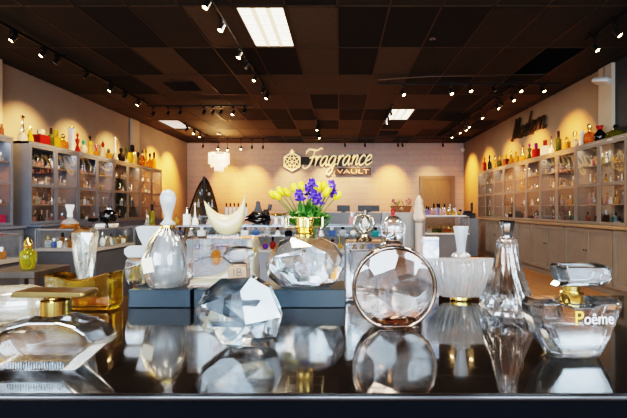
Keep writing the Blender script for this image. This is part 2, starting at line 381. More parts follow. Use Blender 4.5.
# ceiling: one structure mesh, tiles and grid are its pattern
TX0, TY0, TW, TL = -0.03, 4.72, 0.61, 1.21
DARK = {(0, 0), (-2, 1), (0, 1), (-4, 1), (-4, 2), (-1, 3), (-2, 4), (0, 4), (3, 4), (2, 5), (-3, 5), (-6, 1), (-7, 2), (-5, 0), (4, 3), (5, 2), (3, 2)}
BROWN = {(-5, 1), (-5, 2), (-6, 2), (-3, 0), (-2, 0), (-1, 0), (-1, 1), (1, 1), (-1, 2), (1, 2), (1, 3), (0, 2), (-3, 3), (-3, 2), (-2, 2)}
LIGHTS = {(-2, 0): 'warm', (2, 4): 'cool', (-8, 5): 'dim', (-2, -4): 'warm', (2, -4): 'warm', (-6, -3): 'cool', (5, -3): 'cool', (2, -1): None}  # negative rows are unseen panels, added as fill light
HOLES = {(5, 1)}
w = MB()
for c in range(-10, 9):
    for r in range(-7, 9):
        x0, y0 = TX0 + c * TW, TY0 + r * TL
        x1, y1 = min(x0 + TW, XR), min(y0 + TL, YB); x0, y0 = max(x0, XL), max(y0, YF)
        if x1 - x0 < 0.02 or y1 - y0 < 0.02: continue
        if LIGHTS.get((c, r)) or (c, r) in HOLES: continue
        k = random.random()
        w.mi = 2 if (c, r) in DARK else (0 if (c, r) in BROWN else (0 if (r >= 3 and k < 0.65) else (1 if k < 0.86 else 2)))  # far rows mostly brown: lighter tile colour stands in for light there
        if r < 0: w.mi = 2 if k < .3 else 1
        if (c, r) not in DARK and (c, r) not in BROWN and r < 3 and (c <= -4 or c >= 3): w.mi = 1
        g = 0.012
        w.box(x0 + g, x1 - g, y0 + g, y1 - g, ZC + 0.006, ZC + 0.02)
w.mi = 3
for c in range(-9, 9):
    x = TX0 + c * TW
    if XL < x < XR: w.box(x - 0.0125, x + 0.0125, YF, YB, ZC, ZC + 0.012)
for r in range(-6, 9):
    y = TY0 + r * TL
    if YF < y < YB: w.box(XL, XR, y - 0.0125, y + 0.0125, ZC, ZC + 0.012)
w.mi = 4; w.box(XL - 0.15, XR + 0.15, YF - 0.1, YB + 0.1, ZC + 0.25, ZC + 0.3)
ceil = structure('ceiling', w, ['ceiling_brown', 'ceiling_mid', 'ceiling_dark', 'ceiling_grid', 'void_black'])

def area(name, loc, rot, sx, sy, energy, color):
    l = bpy.data.lights.new(name, 'AREA'); l.shape = 'RECTANGLE'; l.size = sx; l.size_y = sy; l.energy = energy; l.color = color
    o = bpy.data.objects.new(name, l); COL.objects.link(o); o.location = loc; o.rotation_euler = rot; return o
LN = {(-2, 0): 'bright warm fluorescent ceiling panel near the camera', (2, 4): 'white fluorescent ceiling panel further back, right of the sign',
      (-8, 5): 'dim pale ceiling panel close to the left wall'}
for (c, r), kind in LIGHTS.items():
    if not kind: continue
    x0, y0 = TX0 + c * TW, TY0 + r * TL
    t = thing('ceiling_light', LN.get((c, r), 'added unseen fluorescent fill panel in the ceiling, column %s row %s' % (NTH[c + 8], NTH[r + 5])), 'ceiling light', (x0 + TW / 2, y0 + TL / 2, ZC - 0.002), group='fluorescent ceiling panels')
    f = MB()
    for a in ((-TW / 2 + .012, -TW / 2 + .032, -TL / 2 + .012, TL / 2 - .012), (TW / 2 - .032, TW / 2 - .012, -TL / 2 + .012, TL / 2 - .012),
              (-TW / 2 + .032, TW / 2 - .032, -TL / 2 + .012, -TL / 2 + .032), (-TW / 2 + .032, TW / 2 - .032, TL / 2 - .032, TL / 2 - .012)):
        f.box(a[0], a[1], a[2], a[3], 0, 0.03)
    f.build('frame', 'ceiling_grid', t)
    d = MB(); d.mi = 0; d.box(-TW / 2 + .032, TW / 2 - .032, -TL / 2 + .032, TL / 2 - .032, 0.02, 0.028)
    d.build('diffuser', 'diffuser_glow' if kind != 'dim' else 'diffuser_dim', t)
    if kind != 'dim':
        l = MB()
        for k in (-1, 1): l.box(k * .09 - .03, k * .09 + .03, -TL / 2 + .035, TL / 2 - .035, 0.012, 0.019)
        for k in range(1, 5): l.box(-TW / 2 + .035, TW / 2 - .035, -TL / 2 + k * TL / 5 - .006, -TL / 2 + k * TL / 5 + .006, 0.01, 0.018)
        l.build('louver', 'diffuser_bar', t)
        area('panel_light', (x0 + TW / 2, y0 + TL / 2, ZC - 0.03), (0, 0, 0), TW * 0.9, TL * 0.9, 70, (1.0, 0.86, 0.68) if kind == 'warm' else (1, 0.93, 0.84))
def vent(x0, x1, y0, y1, label):
    t = thing('ceiling_vent', label, 'ceiling vent', ((x0 + x1) / 2, (y0 + y1) / 2, ZC - 0.012))
    a, b = (x1 - x0) / 2, (y1 - y0) / 2
    f = MB(); f.box(-a, a, -b, -b + .03, 0, .01); f.box(-a, a, b - .03, b, 0, .01); f.box(-a, -a + .03, -b, b, 0, .01); f.box(a - .03, a, -b, b, 0, .01)
    f.build('frame', 'ceiling_dark', t)
    MB().box(-a + .03, a - .03, -b + .03, b - .03, .004, .008).build('backing', 'void_black', t)
    n = 8; s = MB()
    for k in range(n): s.box(-a + .03, a - .03, -b + .05 + k * (2 * b - .1) / n, -b + .06 + k * (2 * b - .1) / n, -.004, .004)
    s.build('louver', 'black_metal', t)
vent(-3.30, -2.75, 7.55, 8.05, 'black square air vent beside the left cross track')
vent(2.62, 3.2, 10.0, 10.8, 'dark air vent behind the cross track near right wall')
vent(1.22, 1.78, 12.3, 12.9, 'small dark air vent just in front of the back wall')

# ------------------------------------------------------------------ track lighting
TZ = 3.55
def track(name_label, a, b):
    t = thing('ceiling_track', name_label, 'light track', (0, 0, 0))
    a, b = Vector(a), Vector(b); d = (b - a).normalized(); s = Vector((-d.y, d.x, 0)) * 0.018
    m = MB(); q = [a - s, a + s, b + s, b - s]
    v0 = [tuple(p + Vector((0, 0, TZ - 0.015))) for p in q]; v1 = [tuple(p + Vector((0, 0, TZ + 0.02))) for p in q]
    m.rings([v0, v1]); m.build('rail', 'black_metal', t)
    n = max(2, int((b - a).length / 1.2))
    for k in range(n + 1):
        p = a + (b - a) * ((k + 0.15) / (n + 0.3))
        MB().box(p.x - .01, p.x + .01, p.y - .01, p.y + .01, TZ + .02, ZC).build('hanger', 'black_metal', t)
track('black light track along the near left wall', (-4.2, 4.75, 0), (-4.2, 8.85, 0))
track('black light track above the far end of the left cabinets', (-4.2, 10.9, 0), (-4.2, 13.0, 0))
track('black cross track running from the left wall towards the middle', (-4.3, 9.05, 0), (-1.95, 9.05, 0))
track('black light track passing beside the bright near ceiling panel', (-1.43, 4.2, 0), (-1.43, 8.3, 0))
track('short black light track in front of the shop sign', (-0.63, 10.3, 0), (-0.63, 13.0, 0))
track('short black light track beside the far ceiling panel', (1.17, 9.0, 0), (1.17, 11.0, 0))
track('black cross track on the right half of the ceiling', (0.68, 7.45, 0), (4.05, 7.45, 0))
track('long black light track along the right wall', (3.22, 7.55, 0), (3.22, 13.0, 0))
track('short black light track at the upper right near corner', (3.35, 4.45, 0), (3.35, 5.5, 0))
track('black light track across the back wall above the sign', (-4.5, 13.2, 0), (4.2, 13.2, 0))
HEADS = []
def PH(x, y, d):
    p = P(x, y, d); p.z = min(p.z, TZ - .1); return p
def heads_y(X, lst, tgt, where):
    for x, y, lit in lst: d = F * X / (x - CX); HEADS.append((PH(x, y, d), X, d, lit, tgt, where))
def heads_x(d, lst, tgt, where):
    for x, y, lit in lst: HEADS.append((PH(x, y, d), PX(x, d), d, lit, tgt, where))
heads_y(-4.2, [(14, 38, 1), (43.5, 53, 1), (57, 58, 0), (86, 71, 0), (111, 89, 1), (125, 93, 0), (138.5, 102, 1)], (-.5, -.55, -1.0), 'the near left wall track')
heads_y(-4.2, [(187, 126, 0), (194, 131, 1), (200, 134, 1)], (-.3, -0.5, -1), 'the far left wall track')
heads_x(9.05, [(153, 114, 0), (168, 113.5, 0), (180, 113, 0), (204, 112, 0), (213, 112, 0), (221, 112, 0), (233, 113, 1), (244.5, 111, 0)], (-.25, -.5, -1), 'the left cross track')
heads_y(-1.43, [(207, 2, 1), (222, 16, 1), (240, 47, 1), (247, 56, 0), (255, 73, 1), (263, 84, 0), (267, 94, 1)], (-.35, -.4, -1), 'the track beside the near ceiling panel')
heads_y(-0.63, [(317, 125, 1), (318, 130, 0), (319.3, 135, 1)], (0, -.3, -1), 'the short track in front of the sign')
heads_y(1.17, [(391, 112, 0), (388.5, 117, 0), (386, 121.5, 0)], (.2, .2, -1), 'the short track beside the far panel')
heads_x(7.45, [(403, 93, 1), (451, 92, 1), (470, 84.5, 1), (494, 83, 0), (520, 85, 1), (543, 83, 1)], (.3, -.6, -1), 'the right cross track')
heads_y(3.22, [(512, 99, 1), (501, 104, 0), (497, 107, 1), (481, 117, 1), (468, 126, 1), (465, 129, 1), (459, 132, 1), (451, 136.5, 1)], (.7, -.6, -1), 'the right wall track')
heads_y(3.35, [(617, 33, 1), (595, 48, 1)], (.4, -.5, -.8), 'the upper right corner track')
heads_x(13.2, [(203, 146, 0), (218, 148, 1), (227.5, 149, 1), (241, 148, 1), (252, 147, 0), (263, 147, 0), (345, 145, 0), (365, 145, 0), (398, 145, 0), (402.5, 145, 0), (443, 145, 0)], (0, -.5, -1), 'the back wall track')
cnt = {}
proto = None
def make_head():
    h = MB(); h.lathe([(.026, -.06), (.034, -.055), (.036, .03), (.044, .055), (.044, .07), (.038, .07), (.034, .058)], 14); hb = h
    l = MB(); l.lathe([(.034, .056), (.034, .060)], 14)
    return hb, l
for p, tx, ty, lit, tgt, where in HEADS:
    k = cnt.get(where, 0); cnt[where] = k + 1
    t = thing('track_spotlight', 'black %s spotlight, %s along %s' % ('lit' if lit else 'unlit', NTH[k], where), 'track spotlight', p, group='track spotlights')
    hb, l = make_head()
    for mm in (hb, l): mm.move(Matrix.Scale(.82, 4))
    d = Vector(tgt).normalized(); rot = d.to_track_quat('Z', 'Y').to_euler()
    hb.build('housing', 'black_metal', t, rot=rot, smooth=40)
    l.build('lens', 'lamp_glow' if lit else 'lamp_off', t, rot=rot)
    top = TZ - 0.015 - p.z
    st = MB(); st.tube([(0, 0, 0), (0, 0, max(top - .03, .02))], .008, 6); st.box(tx - p.x - .02, tx - p.x + .02, ty - p.y - .04, ty - p.y + .04, top - .04, top)
    st.build('stem', 'black_metal', t)
def spot(loc, target, energy, ang=55, blend=0.8, color=(1.0, 0.62, 0.28), size=0.04):
    l = bpy.data.lights.new('spot_lamp', 'SPOT'); l.energy = energy; l.spot_size = math.radians(ang); l.spot_blend = blend; l.color = color; l.shadow_soft_size = size
    o = bpy.data.objects.new('spot_lamp', l); COL.objects.link(o); o.location = loc
    o.rotation_euler = (Vector(target) - Vector(loc)).to_track_quat('-Z', 'Y').to_euler(); return o
OR = (1.0, 0.38, 0.07); WA = (1.0, 0.54, 0.20)
# left wall pools
for y, e, c in ((5.9, 70, WA), (6.9, 95, WA), (8.2, 95, WA), (9.5, 90, WA), (11.7, 210, OR), (12.8, 240, OR)):
    spot((-4.45, y, 3.3), (XL, y + .1, 2.2), e * 1.9, 75, 1.0, c)
# right wall pools
for y, e, c in ((7.6, 150, OR), (9.0, 150, OR), (10.4, 130, OR), (12.0, 130, OR), (13.5, 230, OR)):
    spot((3.35, y, 3.33), (XR, y + .1, 2.3), e * 1.7, 70, 1.0, c)
# back wall pools
for x, e, c in ((-4.0, 150, OR), (-3.15, 190, OR), (-1.75, 100, WA), (-0.5, 120, WA), (0.6, 100, WA), (1.8, 190, OR), (3.2, 50, WA)):
    spot((x, 13.25, 3.2), (x, YB, 2.05), e * 1.6, 58, 1.0, c)
# merchandise spots over counters and bouquet
for loc, tg, e in (((-1.43, 5.3, 3.45), (-0.35, 2.85, 1.1), 90), ((-1.43, 6.3, 3.4), (-1.5, 6.3, 1.0), 70), ((-1.43, 7.6, 3.4), (-3.2, 6.0, 1.0), 80), ((1.6, 7.3, 3.35), (1.3, 9.2, 1.1), 110),
                   ((2.4, 7.3, 3.35), (2.8, 10.5, 1.0), 90), ((-0.63, 10.6, 3.3), (-1.5, 8.8, 1.1), 70), ((3.3, 7.4, 3.35), (2.9, 5.0, 0.0), 140), ((3.2, 8.6, 3.3), (2.6, 8.2, 0.0), 140)):
    spot(loc, tg, e, 60, 0.9, WA)

# ------------------------------------------------------------------ storage cabinets with glass hutches
CT = 2.34      # top of hutches
def hutch(side, y0, y1, label, warm, door_style=2):
    """glass door hutch; front faces the room. local x runs along the wall (world y), local y = depth out of the wall, built in world axes."""
    xf = -4.96 if side < 0 else 4.10; xb = XL + 0.001 if side < 0 else XR - 0.001
    if side < 0 and y1 < 6.4: xb = XL + 0.121
    s = 1 if side < 0 else -1            # outward normal along x
    cm, bk = ('cabinet_grey_warm_lit', 'cabinet_back_warm_lit') if warm else ('cabinet_grey', 'cabinet_back')
    t = thing('glass_display_cabinet', label, 'cabinet', ((xf + xb) / 2, (y0 + y1) / 2, 1.0), group='glass fronted cabinets along the walls')
    ox, oy = t.location.x, t.location.y
    def bx(m, xa, xb_, ya, yb, za, zb): m.box(min(xa, xb_) - ox, max(xa, xb_) - ox, ya - oy, yb - oy, za - 1.0, zb - 1.0)
    m = MB(); th = 0.022; xi = xf - s * 0.022
    bx(m, xb, xi, y0, y0 + th, 1.0, CT); bx(m, xb, xi, y1 - th, y1, 1.0, CT)
    bx(m, xb, xf + s * .006, y0, y1, CT - 0.035, CT); bx(m, xb, xi, y0 + th, y1 - th, 1.0, 1.03)
    m.build('carcass', cm, t)
    m = MB(); bx(m, xb, xb + s * 0.012, y0 + th, y1 - th, 1.03, CT - .035); m.build('back_panel', bk, t)
    for z in (1.33, 1.645, 1.965):
        m = MB(); bx(m, xb + s * .012, xi - s * .03, y0 + th, y1 - th, z - .018, z); sh = m.build('shelf', 'pane', t)
        m = MB(); bx(m, xi - s * .03, xi - s * .022, y0 + th, y1 - th, z - .02, z); m.build('shelf_edge', 'shelf_wood', sh)
    area('cabinet_fill_lamp', (xi - s * .05, (y0 + y1) / 2, CT - .045), (0, s * -.35, 0), .03, y1 - y0 - .1, 3.2 if warm else 3.0, (1.0, .80, .58) if warm else (1.0, .88, .74))  # added fill lamp to brighten the interior, no fitting modelled
    ym = (y0 + y1) / 2
    for a, b in ((y0 + .004, ym - .002), (ym + .002, y1 - .004)):
        m = MB(); fw = 0.042
        for ya, yb, za, zb in ((a, a + fw, 1.005, CT - .04), (b - fw, b, 1.005, CT - .04), (a + fw, b - fw, 1.005, 1.005 + .045), (a + fw, b - fw, CT - .095, CT - .04), (a + fw, b - fw, 1.615, 1.665)):
            bx(m, xi, xf, ya, yb, za, zb)
        d = m.build('door', cm, t)
        for za, zb in ((1.05, 1.615), (1.665, CT - .095)):
            m = MB(); bx(m, xf - s * .013, xf - s * .010, a + fw, b - fw, za, zb); m.build('glass_pane', 'pane_strong', d)
        yk = b - .025 if a < ym - .01 and b < ym + .01 else a + .025
        m = MB(); m.lathe([(.003, 0), (.004, .012), (.010, .016), (.010, .022), (.004, .025)], 10, axis='x')
        if s < 0: m.move(Matrix.Scale(-1, 4, (1, 0, 0)))
        m.build('handle', 'grey_metal', d, loc=(xf - ox, yk - oy, 0.64), smooth=40)
    return t
def base_cab(side, y0, y1, label, warm):
    xf = -4.80 if side < 0 else 3.90; xb = XL + 0.001 if side < 0 else XR - 0.001
    if side < 0 and y1 < 6.4: xb = XL + 0.121
    s = 1 if side < 0 else -1
    cm = 'cabinet_grey_warm_lit' if warm else 'cabinet_grey'
    t = thing('base_cabinet', label, 'cabinet', ((xf + xb) / 2, (y0 + y1) / 2, 0), group='base cabinets under the glass cabinets')
    ox, oy = t.location.x, t.location.y
    def bx(m, xa, xb_, ya, yb, za, zb): m.box(min(xa, xb_) - ox, max(xa, xb_) - ox, ya - oy, yb - oy, za, zb)
    m = MB(); bx(m, xb, xf - s * .022, y0, y1, .1, .955); m.build('carcass', cm, t)
    m = MB(); bx(m, xb, xf - s * .03, y0, y1, 0.0, .1); m.build('plinth', cm, t)
    ym = (y0 + y1) / 2
    for a, b in ((y0 + .006, ym - .003), (ym + .003, y1 - .006)):
        m = MB(); fw = .065
        bx(m, xf - s * .02, xf - s * .012, a + fw, b - fw, .11 + fw, .945 - fw)
        for ya, yb, za, zb in ((a, a + fw, .11, .945), (b - fw, b, .11, .945), (a + fw, b - fw, .11, .11 + fw), (a + fw, b - fw, .945 - fw, .945)):
            bx(m, xf - s * .021, xf, ya, yb, za, zb)
        d = m.build('cupboard_door', cm, t)
        yk = b - .03 if a < ym - .1 else a + .03
        m = MB(); m.lathe([(.004, 0), (.005, .012), (.012, .018), (.012, .024), (.004, .028)], 10, axis='x')
        if s < 0: m.move(Matrix.Scale(-1, 4, (1, 0, 0)))
        m.build('knob', 'black_metal', d, loc=(xf - ox, yk - oy, .6), smooth=40)
    return t
LU = [(4.95, 6.15)] + [(6.48 + 1.2 * k, 6.48 + 1.2 * (k + 1)) for k in range(4)]
LNM = ['cut off by the frame', 'first past the wall step', 'second past the wall step', 'third past the wall step', 'last, by the back corner']
RU = [(4.55 + 1.25 * k, 5.80 + 1.25 * k) for k in range(6)]
RNM = ['nearest, cut off by the frame', 'second from the near end', 'third from the near end', 'fourth from the near end', 'fifth from the near end', 'last, by the back corner']
for k, (a, b) in enumerate(LU):
    hutch(-1, a, b, 'grey glass door cabinet in the left row, ' + LNM[k], k >= 3)
    base_cab(-1, a, b, 'grey base cabinet of the left row, ' + LNM[k], False)
for k, (a, b) in enumerate(RU):
    hutch(1, a, b, 'warm-lit grey glass door cabinet in the right row, ' + RNM[k], True)
    base_cab(1, a, b, 'warm-lit grey two door base cabinet in the right row, ' + RNM[k], True)
for s, x0, x1, y0, y1, lb in ((-1, XL + .121, -4.77, 4.93, 6.17, 'short pale worktop under the cut off left cabinet'), (-1, XL + .001, -4.77, 6.46, 11.3, 'long worktop under the left row of glass cabinets'), (1, 3.87, XR - .001, 4.5, 12.07, 'long wooden worktop ledge under the right row of glass cabinets')):
    o = MB().box(x0, x1, y0, y1, .956, .999).build('worktop', 'ledge_wood' if s > 0 else 'cabinet_grey', bevel=.006)
    tag(o, lb, 'worktop')

# ------------------------------------------------------------------ small bottles
def small_shape(kind, h, w):
    m = MB()
    if kind == 'square':
        m.box(-w / 2, w / 2, -w * .32, w * .32, 0, h * .62); m.mi = 1
        m.lathe([(w * .16, h * .62), (w * .16, h * .68), (w * .24, h * .69), (w * .24, h * .97), (w * .18, h)], 8)
    elif kind == 'round':
        m.lathe([(w * .25, 0), (w * .44, h * .12), (w * .5, h * .32), (w * .42, h * .52), (w * .14, h * .64)], 12); m.mi = 1
        m.lathe([(w * .14, h * .64), (w * .13, h * .72), (w * .22, h * .8), (w * .22, h * .92), (w * .06, h)], 8)
    elif kind == 'tall':
        m.lathe([(w * .42, 0), (w * .44, h * .05), (w * .44, h * .6), (w * .16, h * .7)], 10); m.mi = 1
        m.lathe([(w * .2, h * .7), (w * .22, h * .72), (w * .22, h * .97), (w * .16, h)], 8)
    elif kind == 'cone':
        m.lathe([(w * .5, 0), (w * .5, h * .04), (w * .2, h * .58), (w * .13, h * .66)], 12); m.mi = 1
        m.lathe([(w * .13, h * .66), (w * .24, h * .78), (w * .2, h * .86), (w * .03, h)], 8)
    elif kind == 'flask':
        m.lathe([(w * .42, -.18 * w), (w * .5, -.1 * w), (w * .5, .1 * w), (w * .42, .18 * w)], 14, (0, 0, w * .5), axis='y'); m.mi = 1
        m.lathe([(w * .14, w * .97), (w * .14, max(h * .78, w * .99)), (w * .22, h * .8), (w * .22, h)], 8)
    elif kind == 'hourglass':
        m.lathe([(w * .5, 0), (w * .42, h * .1), (w * .14, h * .42), (w * .34, h * .62), (w * .3, h * .7)], 12); m.mi = 1
        m.lathe([(w * .12, h * .7), (w * .1, h * .78), (w * .26, h * .88), (w * .04, h)], 8)
    elif kind == 'column':
        m.lathe([(w * .5, 0), (w * .5, h * .06), (w * .4, h * .08), (w * .4, h * .86), (w * .5, h * .9), (w * .5, h * .93)], 14, lobes=7, amp=.05); m.mi = 1
        m.lathe([(w * .3, h * .93), (w * .3, h), (w * .1, h * 1.01)], 10)
    elif kind == 'spire':
        m.lathe([(w * .5, 0), (w * .5, h * .12), (w * .36, h * .3), (w * .15, h * .36)], 12); m.mi = 1
        m.lathe([(w * .14, h * .36), (w * .2, h * .42), (w * .14, h * .6), (w * .1, h * .86), (w * .22, h * .92), (w * .02, h)], 8)
    return m
LIB = {}
def small(kind, h, w, body, cap, loc, rz, name, label, cat, group):
    key = (kind, round(h, 2), round(w, 2), body, cap)
    if key not in LIB:
        o = small_shape(kind, round(h, 2), round(w, 2)).build(name, [SMALL[body], M[cap] if cap in M else SMALL[cap]], smooth=40)
        LIB[key] = o
    else:
        o = LIB[key].copy(); COL.objects.link(o); o.name = name
    o.location = loc; o.rotation_euler = (0, 0, rz)
    return tag(o, label, cat, group)
KN = dict(square='square', round='round', tall='slim', cone='conical', flask='disc shaped', hourglass='waisted', column='column', spire='spire topped')
CAPS = ['gold', 'gold_pale', 'silver', 'white', 'black', 'clear']
def shelf_fill(side, y0, y1, z, shelf_name, unit_name, n, pal, hmax):
    xf = -5.12 if side < 0 else 4.27
    for k in range(n):
        y = y0 + .09 + (y1 - y0 - .18) * (k + .5) / n + random.uniform(-.012, .012)
        kind = random.choice(['square', 'square', 'round', 'tall', 'cone', 'flask', 'tall', 'spire'])
        h = random.choice([.11, .14, .17, .2]) * hmax; w_ = {'tall': .05, 'spire': .07}.get(kind, .075)
        if kind == 'flask': h = max(h, .14)
        body = random.choice(pal); cap = random.choice(CAPS)
        small(kind, h, w_, body, cap, (xf + random.uniform(-.04, .04), y, z + .0015), (PI / 2 if kind in ('square', 'flask') else 0) + random.uniform(-.2, .2), 'miniature_bottle',
              '%s %s miniature, %s on %s, %s' % (body, KN[kind], NTH[k], shelf_name, unit_name), 'miniature bottle', 'miniature perfume bottles in the wall cabinets')
SH = [('lowest shelf', 1.031), ('second shelf', 1.331), ('third shelf', 1.646), ('top shelf', 1.966)]
P1 = ['clear', 'clear', 'clear', 'white', 'honey', 'amber', 'pink', 'honey', 'clear']
for k, (a, b) in enumerate(LU):
    if k == 0: continue
    for j, (sn, z) in enumerate(SH):
        shelf_fill(-1, a, b, z, sn, 'left row cabinet ' + ['', 'one', 'two', 'three', 'four'][k] + ' after the wall step', (0, 10, 9, 7, 6)[k], P1 if j else ['white', 'pink', 'clear', 'black', 'pink', 'green'], 1.0)
for k, (a, b) in enumerate(RU):
    if k == 0: continue
    for j, (sn, z) in enumerate(SH):
        shelf_fill(1, a, b, z, sn, 'right row cabinet ' + ['', 'one', 'two', 'three', 'four', 'five'][k] + ' from the near end', (0, 11, 11, 9, 6, 5)[k], P1 if j else ['pink', 'red', 'teal', 'clear', 'brown', 'white'], 1.0)
# near left cabinet: a few items visible beside the frame edge
for (y, z, kind, h, w_, b, c, l) in ((6.02, 1.966, 'square', .13, .07, 'clear', 'white', 'clear square bottle on top shelf of the cut off left cabinet'),
                                     (5.9, 1.966, 'round', .14, .08, 'white', 'gold', 'white round bottle on top shelf of the cut off left cabinet'),
                                     (6.0, 1.331, 'round', .1, .07, 'white', 'brown', 'white round bottle on second shelf of the cut off left cabinet')):
    small(kind, h, w_, b, c, (-5.05, y, z + .001), 0, 'miniature_bottle', l, 'miniature bottle', 'miniature perfume bottles in the wall cabinets')
o = MB().box(-.04, .04, -.07, .07, 0, .13).build('gift_box', 'magenta', loc=(-5.07, 6.03, 1.034), bevel=.004); tag(o, 'magenta gift box on lowest shelf of the cut off left cabinet', 'box')
o = MB().box(-.04, .04, -.06, .06, 0, .12).build('gift_box', 'white_gloss', loc=(-5.07, 5.84, 1.034), bevel=.004); tag(o, 'white gift box beside the magenta box in the left cabinet', 'box')

# bottles on top of the cabinets: (x, top y, kind, width px, body, cap, words)
def topper(side, x, ytop, kind, wpx, body, cap, label):
    X = (-5.17 if x > 8 else -5.04) if side < 0 else 4.23
    d = F * X / (x - CX); h = PZ(ytop, d) - CT; w_ = wpx * d / F
    if kind in ('square',): rz = PI / 2
    elif kind == 'flask': rz = PI / 2
    else: rz = 0
    small(kind, h, w_, body, cap, (X, d, CT + .001), rz, 'perfume_bottle', label, 'perfume bottle', 'perfume bottles on top of the cabinets')
SL, SR = 'on top of the left cabinets', 'on top of the right cabinets'
for a in ((1.5, 124, 'tall', 5, 'brown', 'brown', 'slim dark brown bottle above the cut off left cabinet'),
          (22.5, 115, 'spire', 9, 'clear', 'gold_pale', 'tall clear bottle with long gold spire stopper %s' % SL),
          (30, 125, 'cone', 8, 'yellow', 'gold', 'small yellow conical bottle beside the red box bottle %s' % SL),
          (41, 129, 'square', 14, 'red', 'clear', 'wide red square bottle %s' % SL),
          (51, 128, 'tall', 6, 'green', 'black', 'slim green bottle with black cap %s' % SL),
          (56, 130, 'square', 8, 'yellow', 'olive', 'yellow square bottle beside the slim green one %s' % SL),
          (63, 134, 'round', 9, 'amber', 'gold', 'round amber bottle with gold cap %s' % SL),
          (71.5, 127, 'column', 7, 'white', 'gold', 'white column bottle with gold cap %s' % SL),
          (77.5, 133, 'hourglass', 6, 'red', 'red', 'red waisted bottle %s' % SL),
          (83.5, 140, 'round', 7, 'clear', 'teal', 'clear round bottle with teal cap %s' % SL),
          (90, 135, 'hourglass', 6, 'honey', 'black', 'gold waisted bottle with dark tip %s' % SL),
          (96.5, 145, 'flask', 7, 'amber', 'red', 'amber disc bottle with red cap %s' % SL),
          (103, 141, 'cone', 7, 'clear', 'red', 'clear conical bottle with red ball stopper %s' % SL),
          (108.5, 149, 'square', 6, 'honey', 'black', 'gold square bottle with black cap %s' % SL),
          (115, 137, 'spire', 6, 'clear', 'white', 'tall clear bottle with white stopper %s' % SL),
          (121, 148, 'round', 8, 'black', 'black', 'round black bottle %s' % SL),
          (126.5, 147, 'flask', 5, 'clear', 'green', 'clear disc bottle with green cap %s' % SL),
          (132.5, 145, 'square', 8, 'yellow', 'black', 'yellow square bottle with dark cap %s' % SL),
          (138, 152, 'round', 6, 'honey', 'black', 'honey round bottle with black cap %s' % SL),
          (142.5, 150, 'tall', 4, 'amber', 'gold', 'slim amber bottle with gold cap %s' % SL),
          (146, 148, 'cone', 5, 'yellow', 'olive', 'yellow conical bottle with olive cap %s' % SL),
          (150, 153, 'round', 5, 'amber', 'black', 'round amber bottle with black cap near the end %s' % SL),
          (154, 152, 'square', 4, 'honey', 'black', 'honey square bottle with black cap near the end %s' % SL)):
    topper(-1, *a)
for a in ((484.5, 157, 'square', 4, 'red', 'amber', 'red square bottle at the far end %s' % SR), (489.5, 155, 'round', 4, 'green', 'black', 'dark green round bottle at the far end %s' % SR),
          (495, 155, 'tall', 3, 'honey', 'gold', 'slim honey bottle by the green one %s' % SR), (499.5, 156, 'round', 5, 'green', 'yellow', 'green round bottle with yellow cap %s' % SR),
          (506, 155, 'square', 6, 'brown', 'yellow', 'dark brown square bottle with yellow cap %s' % SR), (511, 150, 'cone', 6, 'honey', 'gold', 'honey conical bottle %s' % SR),
          (516, 151, 'round', 6, 'honey', 'yellow', 'honey round bottle with yellow cap %s' % SR), (523, 146, 'spire', 8, 'honey', 'gold', 'tall honey bottle with gold spire %s' % SR),
          (529.5, 143, 'hourglass', 6, 'green', 'purple', 'green waisted bottle with purple stopper %s' % SR), (536, 143, 'square', 7, 'red', 'purple', 'red square bottle with purple cap %s' % SR),
          (545, 140, 'square', 8, 'white', 'red', 'white square bottle with dark red cap %s' % SR), (551.5, 136, 'spire', 6, 'white', 'gold_pale', 'white bottle with pale gold spire %s' % SR),
          (558.5, 131, 'tall', 6, 'green', 'black', 'tall dark green bottle with black cap %s' % SR), (567, 137, 'square', 6, 'honey', 'gold', 'small honey square bottle %s' % SR),
          (575, 132, 'flask', 9, 'clear', 'gold', 'clear disc bottle with gold cap %s' % SR), (582, 131, 'column', 5, 'white', 'white', 'white column bottle %s' % SR),
          (589.5, 124, 'round', 11, 'amber', 'gold', 'large round amber bottle with gold cap %s' % SR)):
    topper(1, *a)
d = F * 4.23 / (600 - CX)
t = thing('perfume_bottle', 'black bottle topped with a red flower on top of the right cabinets', 'perfume bottle', (4.23, d, CT + .001), group='perfume bottles on top of the cabinets')
MB().lathe([(.07, 0), (.095, .05), (.09, .12), (.05, .17), (.03, .2)], 16).build('body', 'black_gloss', t, smooth=50)
m = MB()
for k in range(7): m.petal((0, 0, .2), (.05 * math.cos(k * .9), .05 * math.sin(k * .9), .27), .06, .01)
m.ball(.03, (0, 0, .23), 10, 6); m.build('flower_stopper', 'red_gloss', t, smooth=60)
d = F * 4.2 / (614 - CX)
t = thing('perfume_bottle', 'low olive domed bottle with silver stopper on top of the right cabinets', 'perfume bottle', (4.23, d, CT + .001), group='perfume bottles on top of the cabinets')
MB().lathe([(.13, 0), (.15, .03), (.13, .08), (.07, .115), (.03, .125)], 20).build('body', SMALL['olive'], t, smooth=50)
MB().lathe([(.03, .125), (.025, .15), (.045, .17), (.03, .2), (.005, .215)], 12).build('stopper', 'silver', t, smooth=50)

